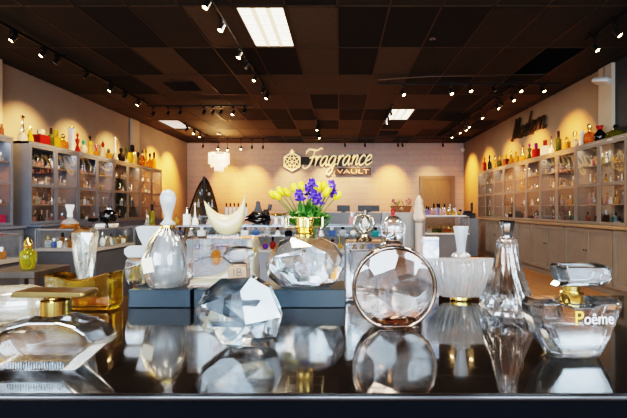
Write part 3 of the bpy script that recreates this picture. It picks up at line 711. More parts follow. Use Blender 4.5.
# ------------------------------------------------------------------ glass display counters
def glass_counter(label, x0, x1, y0, y1, top, case, deck='counter_deck', base='counter_grey', shelf=False):
    t = thing('display_counter', label, 'display counter', ((x0 + x1) / 2, (y0 + y1) / 2, 0), group='glass display counters')
    a, b = (x1 - x0) / 2, (y1 - y0) / 2
    z0 = top - case
    MB().box(-a + .01, a - .01, -b + .01, b - .01, .0, z0 - .04).build('base', base, t)
    MB().box(-a - .01, a + .01, -b - .01, b + .01, z0 - .04, z0).build('deck', deck, t, bevel=.004)
    MB().box(-a, a, -b, b, top - .01, top).build('glass_top', 'pane', t)
    MB().box(-a, a, -b, -b + .006, z0, top - .01).build('glass_front', 'pane', t)
    MB().box(-a, a, b - .006, b, z0, top - .01).build('glass_back', 'pane', t)
    for s in (-1, 1): MB().box(s * a - (.006 if s > 0 else 0), s * a + (.006 if s < 0 else 0), -b + .006, b - .006, z0, top - .01).build('glass_side', 'pane', t)
    m = MB()
    for sx in (-1, 1):
        for sy in (-1, 1): m.box(sx * a - .008, sx * a + .008, sy * b - .008, sy * b + .008, z0, top)
    for sy in (-1, 1): m.box(-a, a, sy * b - .008, sy * b + .008, top - .016, top + .002)
    for sx in (-1, 1): m.box(sx * a - .008, sx * a + .008, -b, b, top - .016, top + .002)
    m.build('metal_edge', 'grey_metal', t)
    if shelf: MB().box(-a + .02, a - .02, -b * .1, b - .02, z0 + case * .5 - .004, z0 + case * .5 + .004).build('glass_shelf', 'pane', t)
    return t
glass_counter('near left glass counter with pale deck, cut off by the frame', -4.1, -3.23, 3.62, 4.1, 1.0, .24)
glass_counter('glass counter island in front of the left cabinets, black jar on top', -3.80, -3.04, 5.06, 5.98, 1.0, .24)
glass_counter('long glass counter behind the faceted bottles, crossing the shop', -3.04, .95, 6.02, 6.62, 1.0, .36, deck='counter_deck', base='reception_slate', shelf=True)
glass_counter('glass counter further back holding a row of white tubes', -3.1, -.55, 8.5, 9.0, 1.1, .3, base='reception_slate')
glass_counter('glass counter by the wooden door with bottles on its white top', 2.12, 3.28, 10.3, 10.8, 1.06, .42, deck='white_gloss', base='reception_slate', shelf=True)
CB = 'perfume bottles in the glass counters'
n = 0
for k in range(18):
    kind = random.choice(['square', 'round', 'tall', 'cone']); b = random.choice(['clear', 'clear', 'white', 'blue', 'amber', 'clear'])
    small(kind, random.choice([.12, .15, .18]), .065, b, random.choice(CAPS), (-3.72 + (k % 9) * .075, 5.16 + (k // 9) * .16, .761), 0, 'perfume_bottle', '%s %s bottle, %s in the %s row inside the left island counter' % (b, KN[kind], NTH[k % 9], 'front' if k < 9 else 'back'), 'perfume bottle', CB)
for k in range(10):
    kind = random.choice(['square', 'round', 'tall', 'cone']); b = random.choice(['clear', 'honey', 'white', 'clear'])
    small(kind, random.choice([.1, .13, .16]), .05, b, random.choice(CAPS), (-3.13, 5.42 + k * .055, .7615), 0, 'perfume_bottle', '%s %s bottle, %s along the aisle side inside the left island counter' % (b, KN[kind], NTH[k]), 'perfume bottle', CB)
for k in range(3): small('square', .12, .06, 'amber', 'white', (-3.3 - k * .09, 3.95, .761), 0, 'perfume_bottle', 'amber square bottle, %s from the aisle inside the near left counter' % NTH[k], 'perfume bottle', CB)
pal = ['purple', 'honey', 'red', 'clear', 'black', 'amber', 'purple', 'pink', 'blue', 'honey', 'brown']
for k in range(34):
    x = -2.94 + k * .113; b = pal[(k * 7 + k // 4) % 11]
    kind = ['square', 'round', 'tall', 'flask', 'cone'][(k * 3) % 5]
    small(kind, [.17, .15, .19][k % 3], .09, b, ['gold', 'black', 'gold_pale', 'gold'][k % 4], (x, 6.14, .641), 0, 'perfume_bottle', '%s %s bottle, %s on the lower deck of the long counter' % (b, KN[kind], NTH[k] if k < 17 else NTH[k - 17] + ' past the middle'), 'perfume bottle', CB)
for k in range(22):
    x = -2.88 + k * .172
    b = ['teal', 'white', 'blue', 'clear', 'white', 'black', 'teal'][k % 7]; kind = ['square', 'flask', 'round', 'cone'][k % 4]
    small(kind, .145, .11, b, ['silver', 'white', 'black'][k % 3], (x, 6.42, .825), 0, 'perfume_bottle', '%s %s bottle, %s on the long counter glass shelf' % (b, KN[kind], NTH[k] if k < 11 else NTH[k - 11] + ' past the middle'), 'perfume bottle', CB)
for k in range(6):
    small('tall', .28, .07, 'white', 'black', (-2.44 + k * .085, 8.7, 1.101), 0, 'white_tube', 'white tube bottle, %s in the row beside the black lip bottle' % NTH[k], 'tube', 'row of white tubes on the back counter')
# items on top of the island
t = thing('perfume_bottle', 'amber filled decanter with tall frosted white stopper on the left island counter', 'perfume bottle', P(70, 0, 5.3) * 1.0); t.location = (PX(70, 5.3), 5.3, 1.003)
MB().lathe([(.098, 0), (.105, .02), (.10, .055)], 20).build('amber_base', SMALL['amber'], t, smooth=40)
MB().lathe([(.10, .056), (.085, .08), (.035, .12), (.03, .14)], 20).build('shoulder', SMALL['clear'], t, smooth=40)
MB().lathe([(.03, .14), (.035, .16), (.03, .2), (.055, .285), (.05, .305)], 12, lobes=6, amp=.06).build('stopper', 'white_gloss', t, smooth=40)
t = thing('goblet', 'small black bowled goblet beside the round black jar', 'goblet', (PX(93, 5.4), 5.4, 1.003))
MB().lathe([(.05, .08), (.065, .12), (.06, .125), (.02, .085)], 16).build('bowl', 'black_gloss', t, smooth=50)
MB().lathe([(.035, 0), (.01, .012), (.008, .07), (.02, .082)], 12).build('stem', 'clear_glass', t, smooth=50)
for k in range(2):
    o = MB().box(-.115, .115, -.08, .08, 0, .024).build('book', 'linen', loc=(PX(106.5, 5.5) + k * .008, 5.5, 1.003 + k * .025), rot=(0, 0, .05 * k), bevel=.003)
    tag(o, 'beige book under the round black jar, %s of two' % ('lower' if k == 0 else 'upper'), 'book', 'books under the black jar')
t = thing('jar', 'round black glossy jar standing on two beige books', 'jar', (PX(108.5, 5.5), 5.5, 1.053))
MB().lathe([(.06, 0), (.10, .04), (.112, .10), (.10, .155), (.05, .185), (.035, .19)], 24).build('body', 'black_gloss', t, smooth=50)
MB().lathe([(.035, .19), (.035, .21), (.05, .215), (.045, .235), (.01, .245)], 16).build('lid', 'clear_glass', t, smooth=50)
o = MB().lathe([(.02, 0), (.025, .02), (.012, .05), (.022, .07), (.005, .08)], 12).build('trinket', 'black_gloss', loc=(-3.075, 5.34, 1.003), smooth=50); tag(o, 'tiny black figurine bottle beside the stacked beige books', 'figurine')

# black lips and nose bottle on the long counter
t = thing('sculptural_bottle', 'black bottle shaped as lips topped by a nose stopper on the long counter', 'perfume bottle', (PX(258, 6.3), 6.3, 1.003))
m = MB()
for z, wd in ((.074, 1.0), (.122, .92)):
    path = [(-.20 * wd, 0, z - .0), (-.13 * wd, -.03, z + .012), (-.05 * wd, -.05, z + (.028 if z > .1 else .0)), (0, -.055, z + (.012 if z > .1 else -.01)), (.05 * wd, -.05, z + (.028 if z > .1 else .0)), (.13 * wd, -.03, z + .012), (.20 * wd, 0, z)]
    m.tube(smoothpath(path, 4), [max(.012, .058 * math.sin(PI * min(1, max(0, i / 24)))) for i in range(25)], 12)
m.box(-.09, .09, -.04, .05, 0, .02)
m.build('lips', 'black_gloss', t, smooth=60)
m = MB(); m.loft([([(-.095, .15), (.095, .15), (.07, .19), (.03, .30), (.022, .37), (-.022, .37), (-.03, .30), (-.07, .19)], -.02), ([(-.085, .15), (.085, .15), (.06, .18), (.028, .30), (.02, .36), (-.02, .36), (-.028, .30), (-.06, .18)], .06)])
m.ball(.042, (-.06, -.02, .178), 10, 6); m.ball(.042, (.06, -.02, .178), 10, 6); m.ball(.036, (0, -.05, .18), 10, 6)
m.build('nose_stopper', 'black_satin', t, smooth=60)
t = thing('sculptural_bottle', 'slim black tilted stopper bottle right behind the lips bottle', 'perfume bottle', (PX(266, 6.5), 6.5, 1.003))
MB().lathe([(.06, 0), (.07, .1), (.05, .2), (.03, .24)], 14).build('body', 'black_satin', t, smooth=50)
MB().box(-.028, .028, -.02, .02, .23, .33).build('stopper', 'black_satin', t, rot=(0, .22, 0), bevel=.01)
# small items on the long counter
for x, dd, kind, h, w_, b, c, lb in ((187, 6.3, 'square', .27, .10, 'white', 'silver', 'white square bottle left of the teardrop bottle on the long counter'),
                                     (195, 6.2, 'spire', .34, .10, 'white', 'white', 'white bottle with tall spire stopper near the moon bottle'),
                                     (210, 6.25, 'cone', .24, .13, 'clear', 'silver', 'clear conical bottle behind the moon tip'),
                                     (152, 6.25, 'tall', .32, .09, 'olive', 'black', 'slim olive bottle on the long counter by the left cabinets'),
                                     (167, 6.5, 'square', .15, .1, 'clear', 'gold', 'clear square bottle behind the frosted teardrop stopper'),
                                     (176, 6.5, 'round', .16, .1, 'honey', 'gold', 'honey round bottle behind the frosted teardrop stopper'),
                                     (147.5, 6.4, 'cone', .16, .1, 'clear', 'white', 'clear conical bottle where the two counters meet'),
                                     (276, 6.35, 'tall', .16, .07, 'white', 'gold_pale', 'white tube bottle left of the bouquet on the long counter'),
                                     (283, 6.35, 'tall', .16, .07, 'white', 'silver', 'white tube bottle with silver cap close to the bouquet'),
                                     (352, 6.4, 'square', .2, .1, 'pink', 'white', 'pink square bottle behind the twin ring stopper'),
                                     (366, 6.5, 'square', .24, .12, 'white', 'silver', 'white square bottle behind the twin ring stopper')):
    small(kind, h, w_, b, c, (PX(x, dd), dd, 1.003), 0, 'perfume_bottle', lb, 'perfume bottle', 'perfume bottles on the glass counters')
o = MB().lathe([(.1, 0), (.17, .03), (.19, .05), (.16, .055), (.05, .02)], 20).build('dish', SMALL['yellow'], loc=(PX(277, 8.6), 8.75, 1.103), smooth=50); tag(o, 'shallow yellow dish on the back counter behind the bouquet', 'dish')
# bottles on right case
pal = [('lavender', 'black', 'tall', .24), ('lavender', 'black', 'square', .22), ('pink', 'silver', 'tall', .2), ('clear', 'black', 'square', .3), ('lavender', 'black', 'tall', .3), ('clear', 'black', 'square', .3), ('pink', 'silver', 'round', .2), ('clear', 'black', 'tall', .3),
       ('honey', 'silver', 'square', .2), ('clear', 'white', 'spire', .28), ('honey', 'silver', 'tall', .2), ('white', 'silver', 'cone', .24), ('honey', 'black', 'tall', .15), ('clear', 'black', 'square', .15)]
for k, (b, c, kind, h) in enumerate(pal):
    small(kind, h, .09, b, c, (2.22 + k * .07, 10.38 + .11 * (k % 2), 1.063 + .025), 0, 'perfume_bottle', '%s %s bottle, %s along the white tray on the counter by the door' % (b, KN[kind], NTH[k]), 'perfume bottle', 'perfume bottles on the counter by the door')
o = MB().box(2.15, 3.22, 10.3, 10.6, 1.063, 1.087).build('display_tray', 'white_gloss', bevel=.004); tag(o, 'long white tray carrying bottles on the counter by the door', 'tray')
for k, (b, kind) in enumerate((('clear', 'square'), ('olive', 'square'), ('green', 'square'), ('amber', 'square'), ('amber', 'round'), ('honey', 'square'), ('teal', 'round'), ('amber', 'tall'))):
    small(kind, .18, .13, b, 'gold', (2.3 + k * .125, 10.4, .641), 0, 'perfume_bottle', '%s %s bottle, %s inside the glass counter by the door' % (b, KN[kind], NTH[k]), 'perfume bottle', CB)
t = thing('card_terminal', 'black machine on the end of the counter by the door', 'machine', (PX(469, 10.9), 10.95, .0))
m = MB(); m.box(-.17, .17, -.09, .1, 1.0, 1.14); m.box(-.13, .1, -.06, .08, 1.14, 1.2); m.build('body', 'black_satin', t, bevel=.02)
MB().box(.06, .12, -.02, .02, 1.2, 1.42).build('stand_arm', 'black_satin', t, bevel=.01)
MB().box(-.2, .22, -.12, .14, 0, 1.0).build('pedestal', 'reception_slate', t)

# ------------------------------------------------------------------ reception counter, monitors, planter
t = thing('reception_counter', 'pale blue grey reception counter below the shop sign', 'counter', (0, 9.3, 0))
MB().box(-.35, 1.95, .06, .5, 0, 1.14).build('body', 'reception_blue', t)
MB().box(-.40, .30, 0, .05, .0, 1.17).build('front_panel', 'reception_slate', t, bevel=.004)
MB().box(.36, .94, 0, .05, .0, 1.17).build('front_panel', 'reception_slate', t, bevel=.004)
MB().box(.96, 1.95, -.02, .05, .0, 1.17).build('front_panel', 'reception_blue', t, bevel=.004)
MB().box(-.4, 1.97, .05, .55, 1.141, 1.17).build('countertop', 'white_gloss', t, bevel=.004)
for (xa, xb), lb in (((337, 350), 'black monitor seen from behind, partly covered by the bouquet leaves'), ((358, 379.5), 'wider black monitor seen from behind, right of the bouquet')):
    a, b = PX(xa, 9.6), PX(xb, 9.6)
    t = thing('monitor', lb, 'monitor', ((a + b) / 2, 9.62, 1.171)); h = (b - a) / 2
    MB().box(-h, h, -.015, .015, .02, .165).build('screen', 'black_satin', t, bevel=.005)
    MB().box(-.05, .05, -.03, .05, 0, .02).build('foot', 'black_satin', t)
t = thing('planter', 'brown wicker basket planter with dusky pink flowers on the reception counter', 'planter', (PX(401, 9.5), 9.52, 1.171))
MB().loft([([(-.19, 0), (.19, 0), (.24, .14), (.25, .155), (-.25, .155), (-.24, .14)], -.1), ([(-.19, 0), (.19, 0), (.24, .14), (.25, .155), (-.25, .155), (-.24, .14)], .1)]).build('basket', 'wicker', t)
m = MB()
for k in range(14):
    a = Vector((random.uniform(-.18, .18), random.uniform(-.06, .06), .15)); b = a + Vector((random.uniform(-.1, .1), random.uniform(-.05, .05), random.uniform(.05, .16)))
    m.tube([a, b], .006, 5)
m.build('stems', 'leaf_green', t)
m = MB()
for k in range(16):
    sd = -1 if k % 2 else 1; c = Vector((sd * random.uniform(.1, .24), random.uniform(-.06, .06), random.uniform(.2, .32)))
    for j in range(5): m.petal(c, c + Vector((math.cos(j * 1.26) * .035, -.01, math.sin(j * 1.26) * .035)), .03, .004)
m.build('blossoms', 'dried_pink', t)
m = MB(); m.ball(.05, (0, -.1, .07), 10, 6); m.build('wooden_emblem', 'ledge_wood', t, smooth=50)
# white ruffled cone on pedestal beside the basket
dd = 9.05
t = thing('ruffled_ornament', 'white ruffled cone ornament on a slim white post beside the basket', 'ornament', (PX(419, dd), dd, 0))
MB().lathe([(.09, 0), (.09, .9), (.1, .92), (.1, .94)], 14).build('post', 'white_gloss', t, smooth=40)
MB().lathe([(.05, .94), (.13, 1.0), (.15, 1.06), (.10, 1.18), (.12, 1.22), (.075, 1.38), (.085, 1.41), (.025, 1.53), (.005, 1.55)], 30, lobes=7, amp=.16, twist=6).build('ruffles', 'linen', t, smooth=60)

# ------------------------------------------------------------------ boat shaped shelf
BX, BY, BH = PX(199.5, 11.2), 11.3, 2.13
def sk(z): return .12 * z / BH
t = thing('boat_bookcase', 'upright dark wooden boat shaped shelf in the back left corner', 'shelf', (BX, BY, 0))
def bw(z): return .52 * max(0.0, (1 - (z / BH) ** 1.9)) ** .8 + .012
zs = [BH * k / 16 for k in range(17)]
m = MB(); m.rings([[(sk(z) - bw(z) * .98, .06 + .16 * (1 - z / BH), z), (sk(z), .2 + .16 * (1 - z / BH), z), (sk(z) + bw(z) * .98, .06 + .16 * (1 - z / BH), z)] for z in zs], closed=False, caps=False)
m.build('hull', 'hull_wood', t)
for s in (-1, 1): MB().tube([(sk(z) + s * bw(z), -.0 + .06 * (1 - z / BH), z) for z in zs], .026 if s < 0 else .014, 8).build('gunwale', 'walnut', t, smooth=50)
MB().box(.085, .155, -.1, -.04, 0, BH + .02).build('keel_post', 'counter_grey', t, bevel=.01)
for z in (.5, .95, 1.3, 1.62): MB().box(sk(z) - bw(z) + .02, sk(z) + bw(z) - .02, -.02, .16, z - .02, z).build('shelf', 'hull_wood', t)
for z, xs in ((.95, (-.36, -.24, -.12, .12, .24, .34)), (1.3, (-.28, -.17, -.06, .06, .16, .28)), (1.62, (-.17, -.08, .08, .16))):
    for k, x in enumerate(xs):
        b = random.choice(['clear', 'honey', 'white', 'amber']); kind = random.choice(['round', 'cone', 'square', 'tall'])
        small(kind, random.choice([.14, .18, .22]), .08, b, random.choice(['gold', 'silver', 'white']), (BX + x * .84 + sk(z), BY + .025, z + .0015), 0, 'perfume_bottle', '%s %s bottle, %s on the %s shelf of the boat bookcase' % (b, KN[kind], NTH[k], 'lower' if z < 1 else 'middle' if z < 1.5 else 'upper'), 'perfume bottle', 'perfume bottles in the boat bookcase')

# ------------------------------------------------------------------ chandelier, camera, emergency light, door
dd = 12.6; cx = PX(219, dd)
t = thing('chandelier', 'tiered crystal chandelier glowing in the back left corner', 'chandelier', (cx, dd, 0))
MB().lathe([(.07, ZC - .03), (.06, ZC - .002)], 16).build('ceiling_cap', 'white_gloss', t, smooth=40)
MB().tube([(0, 0, 3.0), (0, 0, ZC - .03)], .008, 6).build('rod', 'silver', t)
for (r, z0, z1, n) in ((.31, 2.66, 2.98, 40), (.24, 2.56, 2.80, 32), (.13, 2.42, 2.62, 20)):
    m = MB()
    for k in range(n):
        a = 2 * PI * k / n; x, y = r * math.cos(a), r * math.sin(a); j = random.uniform(-.02, .02)
        m.tube([(x, y, z0 + j), (x, y, z0 + .03 + j), (x, y, z1 - .02), (x, y, z1)], [.003, .015, .012, .003], 5)
    m.tube([(r * math.cos(2 * PI * k / 24), r * math.sin(2 * PI * k / 24), z1) for k in range(24)], .012, 6, closed=True)
    m.build('crystal_tier', 'crystal_drop', t)
for k in range(4):
    a = k * PI / 2; MB().ball(.04, (.12 * math.cos(a), .12 * math.sin(a), 2.82), 10, 6).build('bulb', 'crystal_glow', t, smooth=60)
l = bpy.data.lights.new('chandelier_lamp', 'POINT'); l.energy = 45; l.color = (1, .6, .28); l.shadow_soft_size = .08
lo = bpy.data.objects.new('chandelier_lamp', l); COL.objects.link(lo); lo.location = (cx, dd, 3.05)
t = thing('security_camera', 'white dome security camera in the right back corner', 'camera', (PX(463, 14.3), 14.32, PZ(150, 14.3)))
MB().lathe([(.07, .06), (.08, .04), (.08, 0)], 16).build('mount', 'white_gloss', t, smooth=40)
MB().ball(.072, (0, 0, 0), 14, 8).build('dome', 'white_gloss', t, smooth=60)
MB().box(-.03, .03, .0, .179, .03, .06).build('bracket', 'white_gloss', t)
t = thing('emergency_light', 'white emergency light fixture on the trim at the dark right wall', 'emergency light', (XR - .14, 6.62, PZ(81, 6.6)))
MB().slab([(-.10, -.03), (.09, -.04), (.11, 0), (.09, .045), (-.08, .04), (-.115, .0)], .26, .03, .8).build('housing', 'white_gloss', t, rot=(.25, .12, .6), smooth=40)
MB().tube([(.02, 0, .04), (.03, .0, .25)], .01, 6).build('conduit', 'grey_metal', t)
t = thing('sprinkler', 'small ceiling sprinkler on a thin drop rod', 'sprinkler', (PX(432.5, 5.6), 5.6, ZC))
MB().lathe([(.045, -.012), (.04, 0)], 16).build('escutcheon', 'grey_metal', t)
MB().tube([(0, 0, -.01), (.01, 0, -.48)], .006, 6).build('rod', 'black_metal', t)
cp = smoothpath([P(378, 80, 7.2), P(430, 76.5, 7.2), P(500, 75.5, 7.2), P(560, 74, 7.2), (XR, 7.2, PZ(73, 7.2))], 5)
o = MB().tube(cp, .011, 6).build('conduit_pipe', 'grey_metal', smooth=60); tag(o, 'thin grey conduit running below the ceiling to the right wall', 'conduit')
dr = thing('door_1', None, None, (PX(437.5, 14.4), YB, 0)); dr['kind'] = 'structure'
MB().box(-.50, .50, -.035, -.001, .01, 2.3).build('door_panel', 'oak', dr, bevel=.004)
m = MB(); m.box(-.63, -.5, -.06, -.001, 0, 2.43); m.box(.5, .63, -.06, -.001, 0, 2.43); m.box(-.5, .5, -.06, -.001, 2.3, 2.43); m.build('door_frame', 'ledge_wood', dr, bevel=.004)
MB().tube([(.40, -.05, 1.0), (.40, -.08, 1.0), (.30, -.08, 1.0)], .012, 8).build('door_handle', 'silver', dr)

# ------------------------------------------------------------------ signs
G = {
 'F': ([[(.02, 1.25), (.0, 1.5), (.25, 1.72), (.75, 1.68), (1.3, 1.62), (1.75, 1.82), (2.0, 1.7)], [(1.05, 1.66), (.98, 1.1), (.92, .5), (.72, .0), (.35, -.22), (.0, -.1), (-.02, .12)], [(.55, .85), (.95, .92), (1.45, 1.0)]], 1.35),
 'r': ([[(.0, .7), (.12, .95), (.2, .9), (.17, .45), (.15, 0)], [(.17, .5), (.35, .88), (.58, 1.02), (.68, .85)]], .78),
 'a': ([[(.72, .85), (.45, 1.02), (.12, .78), (.0, .35), (.2, .0), (.5, .2), (.72, .8)], [(.74, 1.0), (.70, .35), (.82, .02), (1.05, .22)]], 1.06),
 'g': ([[(.72, .85), (.45, 1.02), (.12, .78), (.0, .35), (.2, .0), (.5, .2), (.72, .8)], [(.76, 1.0), (.74, .3), (.66, -.5), (.38, -.88), (.06, -.72), (.2, -.35), (1.05, .2)]], 1.06),
 'n': ([[(.0, .7), (.12, .95), (.2, .9), (.17, .45), (.15, 0)], [(.17, .5), (.38, .9), (.6, 1.0), (.68, .75), (.64, .25), (.76, .0), (1.0, .22)]], 1.02),
 'c': ([[(.66, .78), (.46, 1.02), (.14, .8), (.0, .38), (.18, .0), (.48, .04), (.8, .3)]], .82),
 'e': ([[(.06, .38), (.42, .5), (.62, .76), (.42, 1.02), (.14, .8), (.0, .38), (.2, .0), (.52, .04), (.85, .3)]], .86),
 'M': ([[(-.15, .1), (.1, .0), (.35, 1.0), (.5, 1.85), (.58, 1.0), (.66, .05)], [(.66, .05), (.95, 1.0), (1.18, 1.85), (1.22, 1.0), (1.28, .1), (1.5, .15)]], 1.55),
 'o': ([[(.4, 1.02), (.1, .8), (.0, .4), (.2, .0), (.55, .15), (.68, .6), (.45, 1.0), (.85, .85)]], .9),
 'd': ([[(.72, .85), (.45, 1.02), (.12, .78), (.0, .35), (.2, .0), (.5, .2), (.72, .8)], [(.95, 2.0), (.80, 1.2), (.70, .35), (.82, .02), (1.05, .22)]], 1.06),
}
def script(word, u, thick, slope, shear, y0, y1, grow=0.0):
    m = MB(); x = 0
    for ch in word:
        strokes, adv = G[ch]
        for s in strokes:
            pts = smoothpath([((px + x + shear * pz) * u, (pz + slope * (px + x)) * u) for px, pz in s], 5)
            n = len(pts); ws = [thick * u * (.62 + .5 * math.sin(PI * i / (n - 1))) + grow for i in range(n)]
            m.ribbon(pts, ws, y0, y1)
        x += adv
    return m, x * u
u = .345
sx0 = PX(303, 14.3); sz0 = PZ(166.2, 14.3)
sg = thing('shop_sign', 'gold script shop sign with hexagon emblem on the back wall', 'sign', (sx0, YB - .12, sz0))
lm, lw = script('Fragrance', u, .155, .022, .32, -.035, .0)
fit = (PX(371.5, 14.3) - sx0) / lw
lm.move(Matrix.Scale(fit, 4, (1, 0, 0))); lm.build('script_lettering', 'sign_gold', sg)
m = MB(); m.prism([(.12, .06), (1.0, .0), (2.42, .10), (2.44, .46), (1.9, .42), (.55, .34), (-.08, .34), (-.1, .08)], .012, .03); m.build('backing_plate', 'sign_dark', sg)
px0, px1 = PX(335, 14.3) - sx0, PX(371, 14.3) - sx0
MB().box(px0, px1, -.02, .03, PZ(174.5, 14.3) - sz0, PZ(167.8, 14.3) - sz0).build('word_plate', 'sign_dark', sg)
text_obj('VAULT', 'block_lettering', 'sign_pink', (px1 - px0) * .9, .15, sg, (px0 + (px1 - px0) * .05, -.022, PZ(173.4, 14.3) - sz0), depth=.012)
# hexagon emblem
hx, hz, hr = PX(291.8, 14.3) - sx0, PZ(161.5, 14.3) - sz0, .315
m = MB(); hexp = [(hx + hr * math.sin(k * PI / 3), hz + hr * 1.02 * math.cos(k * PI / 3)) for k in range(6)]
for k in range(6): m.ribbon([hexp[k], hexp[(k + 1) % 6]], .05, -.03, .0)
ins = [(hx + hr * .52 * math.sin(k * PI / 3 + PI / 6), hz + hr * .52 * math.cos(k * PI / 3 + PI / 6)) for k in range(6)]
for k in range(6):
    m.ribbon([(hx, hz), ins[k]], .028, -.03, .0); m.ribbon([ins[k], ins[(k + 1) % 6]], .03, -.03, .0)
    m.ribbon([ins[k], hexp[k]], .028, -.03, .0); m.ribbon([ins[k], hexp[(k + 1) % 6]], .028, -.03, .0)
m.ribbon([(hx - .07, hz + hr * 1.02 + .03), (hx + .07, hz + hr * 1.02 + .03)], .06, -.03, .0); m.ribbon([(hx, hz + hr), (hx, hz + hr + .12)], .05, -.03, .0)
m.build('hexagon_emblem', 'sign_gold', sg)
m = MB(); m.prism([(hx + (hr + .03) * math.sin(k * PI / 3), hz + (hr + .03) * math.cos(k * PI / 3)) for k in range(6)], .01, .03); m.build('emblem_backing', 'sign_dark', sg)
m = MB()
for xx, zz in ((-.0 + .3, .2), (1.2, .2), (2.2, .25), (hx, hz), ((px0 + px1) / 2, PZ(171, 14.3) - sz0)): m.tube([(xx, .03, zz), (xx, .119, zz)], .012, 6)
m.build('standoffs', 'grey_metal', sg)
# script sign on the right wall
d0, d1 = F * XR / (513.5 - CX), F * XR / (548 - CX)
ms = thing('wall_sign', 'dark bronze script lettering high on the right wall', 'sign', (XR - .03, d0, PZ(140.5, d0)), -PI / 2)
lm, lw = script('Modern', .25, .19, .0, .28, -.03, .0)
sc = (d0 - d1) / lw
lm.move(Matrix.Scale(sc * .98, 4, (1, 0, 0))); lm.build('script_lettering', 'bronze_script', ms)
m = MB()
for k in range(6): m.tube([(.15 + k * (d0 - d1) / 6.2, 0, .1), (.15 + k * (d0 - d1) / 6.2, .029, .1)], .01, 6)
m.build('standoffs', 'grey_metal', ms)

# ------------------------------------------------------------------ bouquet on a pedestal behind the display table
BD = 2.85; bx0 = PX(308, BD)
t = thing('plinth', 'round white plinth carrying the flower vase', 'plinth', (bx0, BD, 0))
MB().lathe([(.17, 0), (.17, .05), (.15, .07), (.15, .86), (.18, .88), (.18, .9)], 32).build('column', 'counter_deck', t, smooth=40)
t = thing('flower_vase', 'clear glass vase holding tulips and irises', 'vase', (bx0, BD, .901))
MB().lathe([(.065, 0), (.075, .01), (.07, .1), (.085, .22), (.082, .22), (.066, .1), (.066, .02), (.01, .015)], 24).build('body', 'pane_strong', t, smooth=50)
m = MB(); m.lathe([(.0, .02), (.064, .022), (.066, .12), (.0, .125)], 20); m.build('water', 'clear_glass_cool', t, smooth=50)
base = Vector((bx0, BD, .935))
def flower_stem(head, bulge=.02):
    h = Vector(head) - base; mid = h * .5 + Vector((h.x * .05, h.y * .05, .05)); rim = Vector((h.x * .3, h.y * .5, .17))
    return smoothpath([(h.x * .22, h.y * .4, 0), tuple(rim), tuple(mid + Vector((0, 0, .04))), tuple(h)], 4)
tul = [(276, 195, .02), (283, 192, -.03), (289, 193, .03), (296, 189, -.06), (302, 187.5, .05), (317.5, 188, -.05), (322, 187, .02), (327, 190, -.02), (334.5, 196, .0), (280, 196, -.08), (325, 193, -.09)]
for k, (x, y, dy) in enumerate(tul):
    h = P(x, y + 3, BD + dy); t = thing('yellow_tulip', 'yellow tulip, %s from the left in the bouquet' % NTH[k if k < 9 else k], 'flower', base, group='yellow tulips in the bouquet')
    pth = flower_stem(h); MB().tube(pth, .0035, 6).build('stem', 'leaf_green', t, smooth=60)
    hd = Vector(pth[-1]); dr_ = (Vector(pth[-1]) - Vector(pth[-4])).normalized(); q = dr_.to_track_quat('Z', 'Y')
    m = MB(); m.lathe([(.004, -.01), (.018, .004), (.025, .022), (.024, .044), (.015, .062), (.005, .068)], 12, lobes=3, amp=.14); m.build('bloom', 'tulip_yellow', t, loc=hd, rot=q.to_euler(), smooth=60)
for k, (x, y, dy) in enumerate([(299, 193, -.1), (312, 182.5, -.08), (314, 194, -.13), (308, 188, .0), (331.5, 184, -.03), (318, 197, -.12), (332, 190, -.02)]):
    h = P(x, y + 2, BD + dy); t = thing('purple_iris', 'purple iris, %s of seven in the bouquet' % NTH[k], 'flower', base, group='purple irises in the bouquet')
    pth = flower_stem(h); MB().tube(pth, .0035, 6).build('stem', 'leaf_green', t, smooth=60)
    m = MB(); c = Vector(pth[-1]) - Vector((0, 0, .015)); j0 = random.random() * 2
    for j in range(3):
        a = j * 2.1 + j0
        m.petal(c, c + Vector((math.cos(a) * .02, math.sin(a) * .02, .06)), .032, .012)
        m.petal(c, c + Vector((math.cos(a + 1) * .05, math.sin(a + 1) * .05, -.008)), .036, .018)
        m.petal(c, c + Vector((math.cos(a + .5) * .035, math.sin(a + .5) * .035, .025)), .024, .01)
    m.build('bloom', 'iris_purple', t)
m = MB()
for k in range(230):
    a = random.uniform(0, 2 * PI); r = random.uniform(.03, .20)
    b0 = Vector((math.cos(a) * r * .35, math.sin(a) * r * .3, random.uniform(.19, .24)))
    tip = Vector((math.cos(a) * r, math.sin(a) * r * .75, .225 + random.uniform(.0, .21) * (1 - r / .27)))
    m.petal(b0, tip, random.uniform(.024, .05), random.uniform(-.03, .05), side=Vector((-math.sin(a), math.cos(a), random.uniform(-.6, .6))))
o = m.build('bouquet_greenery', 'leaf_green', loc=base, recalc=False); tag(o, 'dense green leaves of the flower bouquet', 'foliage', kind='stuff')

# ------------------------------------------------------------------ side table with green bottle
t = thing('side_table', 'small dark wooden side table standing left of the display table', 'side table', (-1.66, 2.2, 0))
MB().box(-.17, .105, -.14, .14, .895, .93).build('table_top', 'stool_wood', t, bevel=.004)
for sx in (-.155, .09):
    for sy in (-.125, .125): MB().box(sx - .014, sx + .014, sy - .014, sy + .014, 0, .895).build('leg', 'stool_wood', t)
MB().box(-.155, .09, -.12, .12, .3, .32).build('lower_shelf', 'stool_wood', t)
t = thing('perfume_bottle', 'green and gold round bottle standing on the side table', 'perfume bottle', (PX(31, 2.17), 2.15, .931))
MB().lathe([(.026, 0), (.03, .006), (.038, .05), (.038, .085), (.022, .105), (.014, .11)], 20, lobes=8, amp=.04).build('body', SMALL['olive'], t, smooth=50)
MB().lathe([(.018, .11), (.018, .12), (.022, .125), (.016, .15), (.008, .16), (.003, .168)], 14).build('cap', 'gold', t, smooth=50)

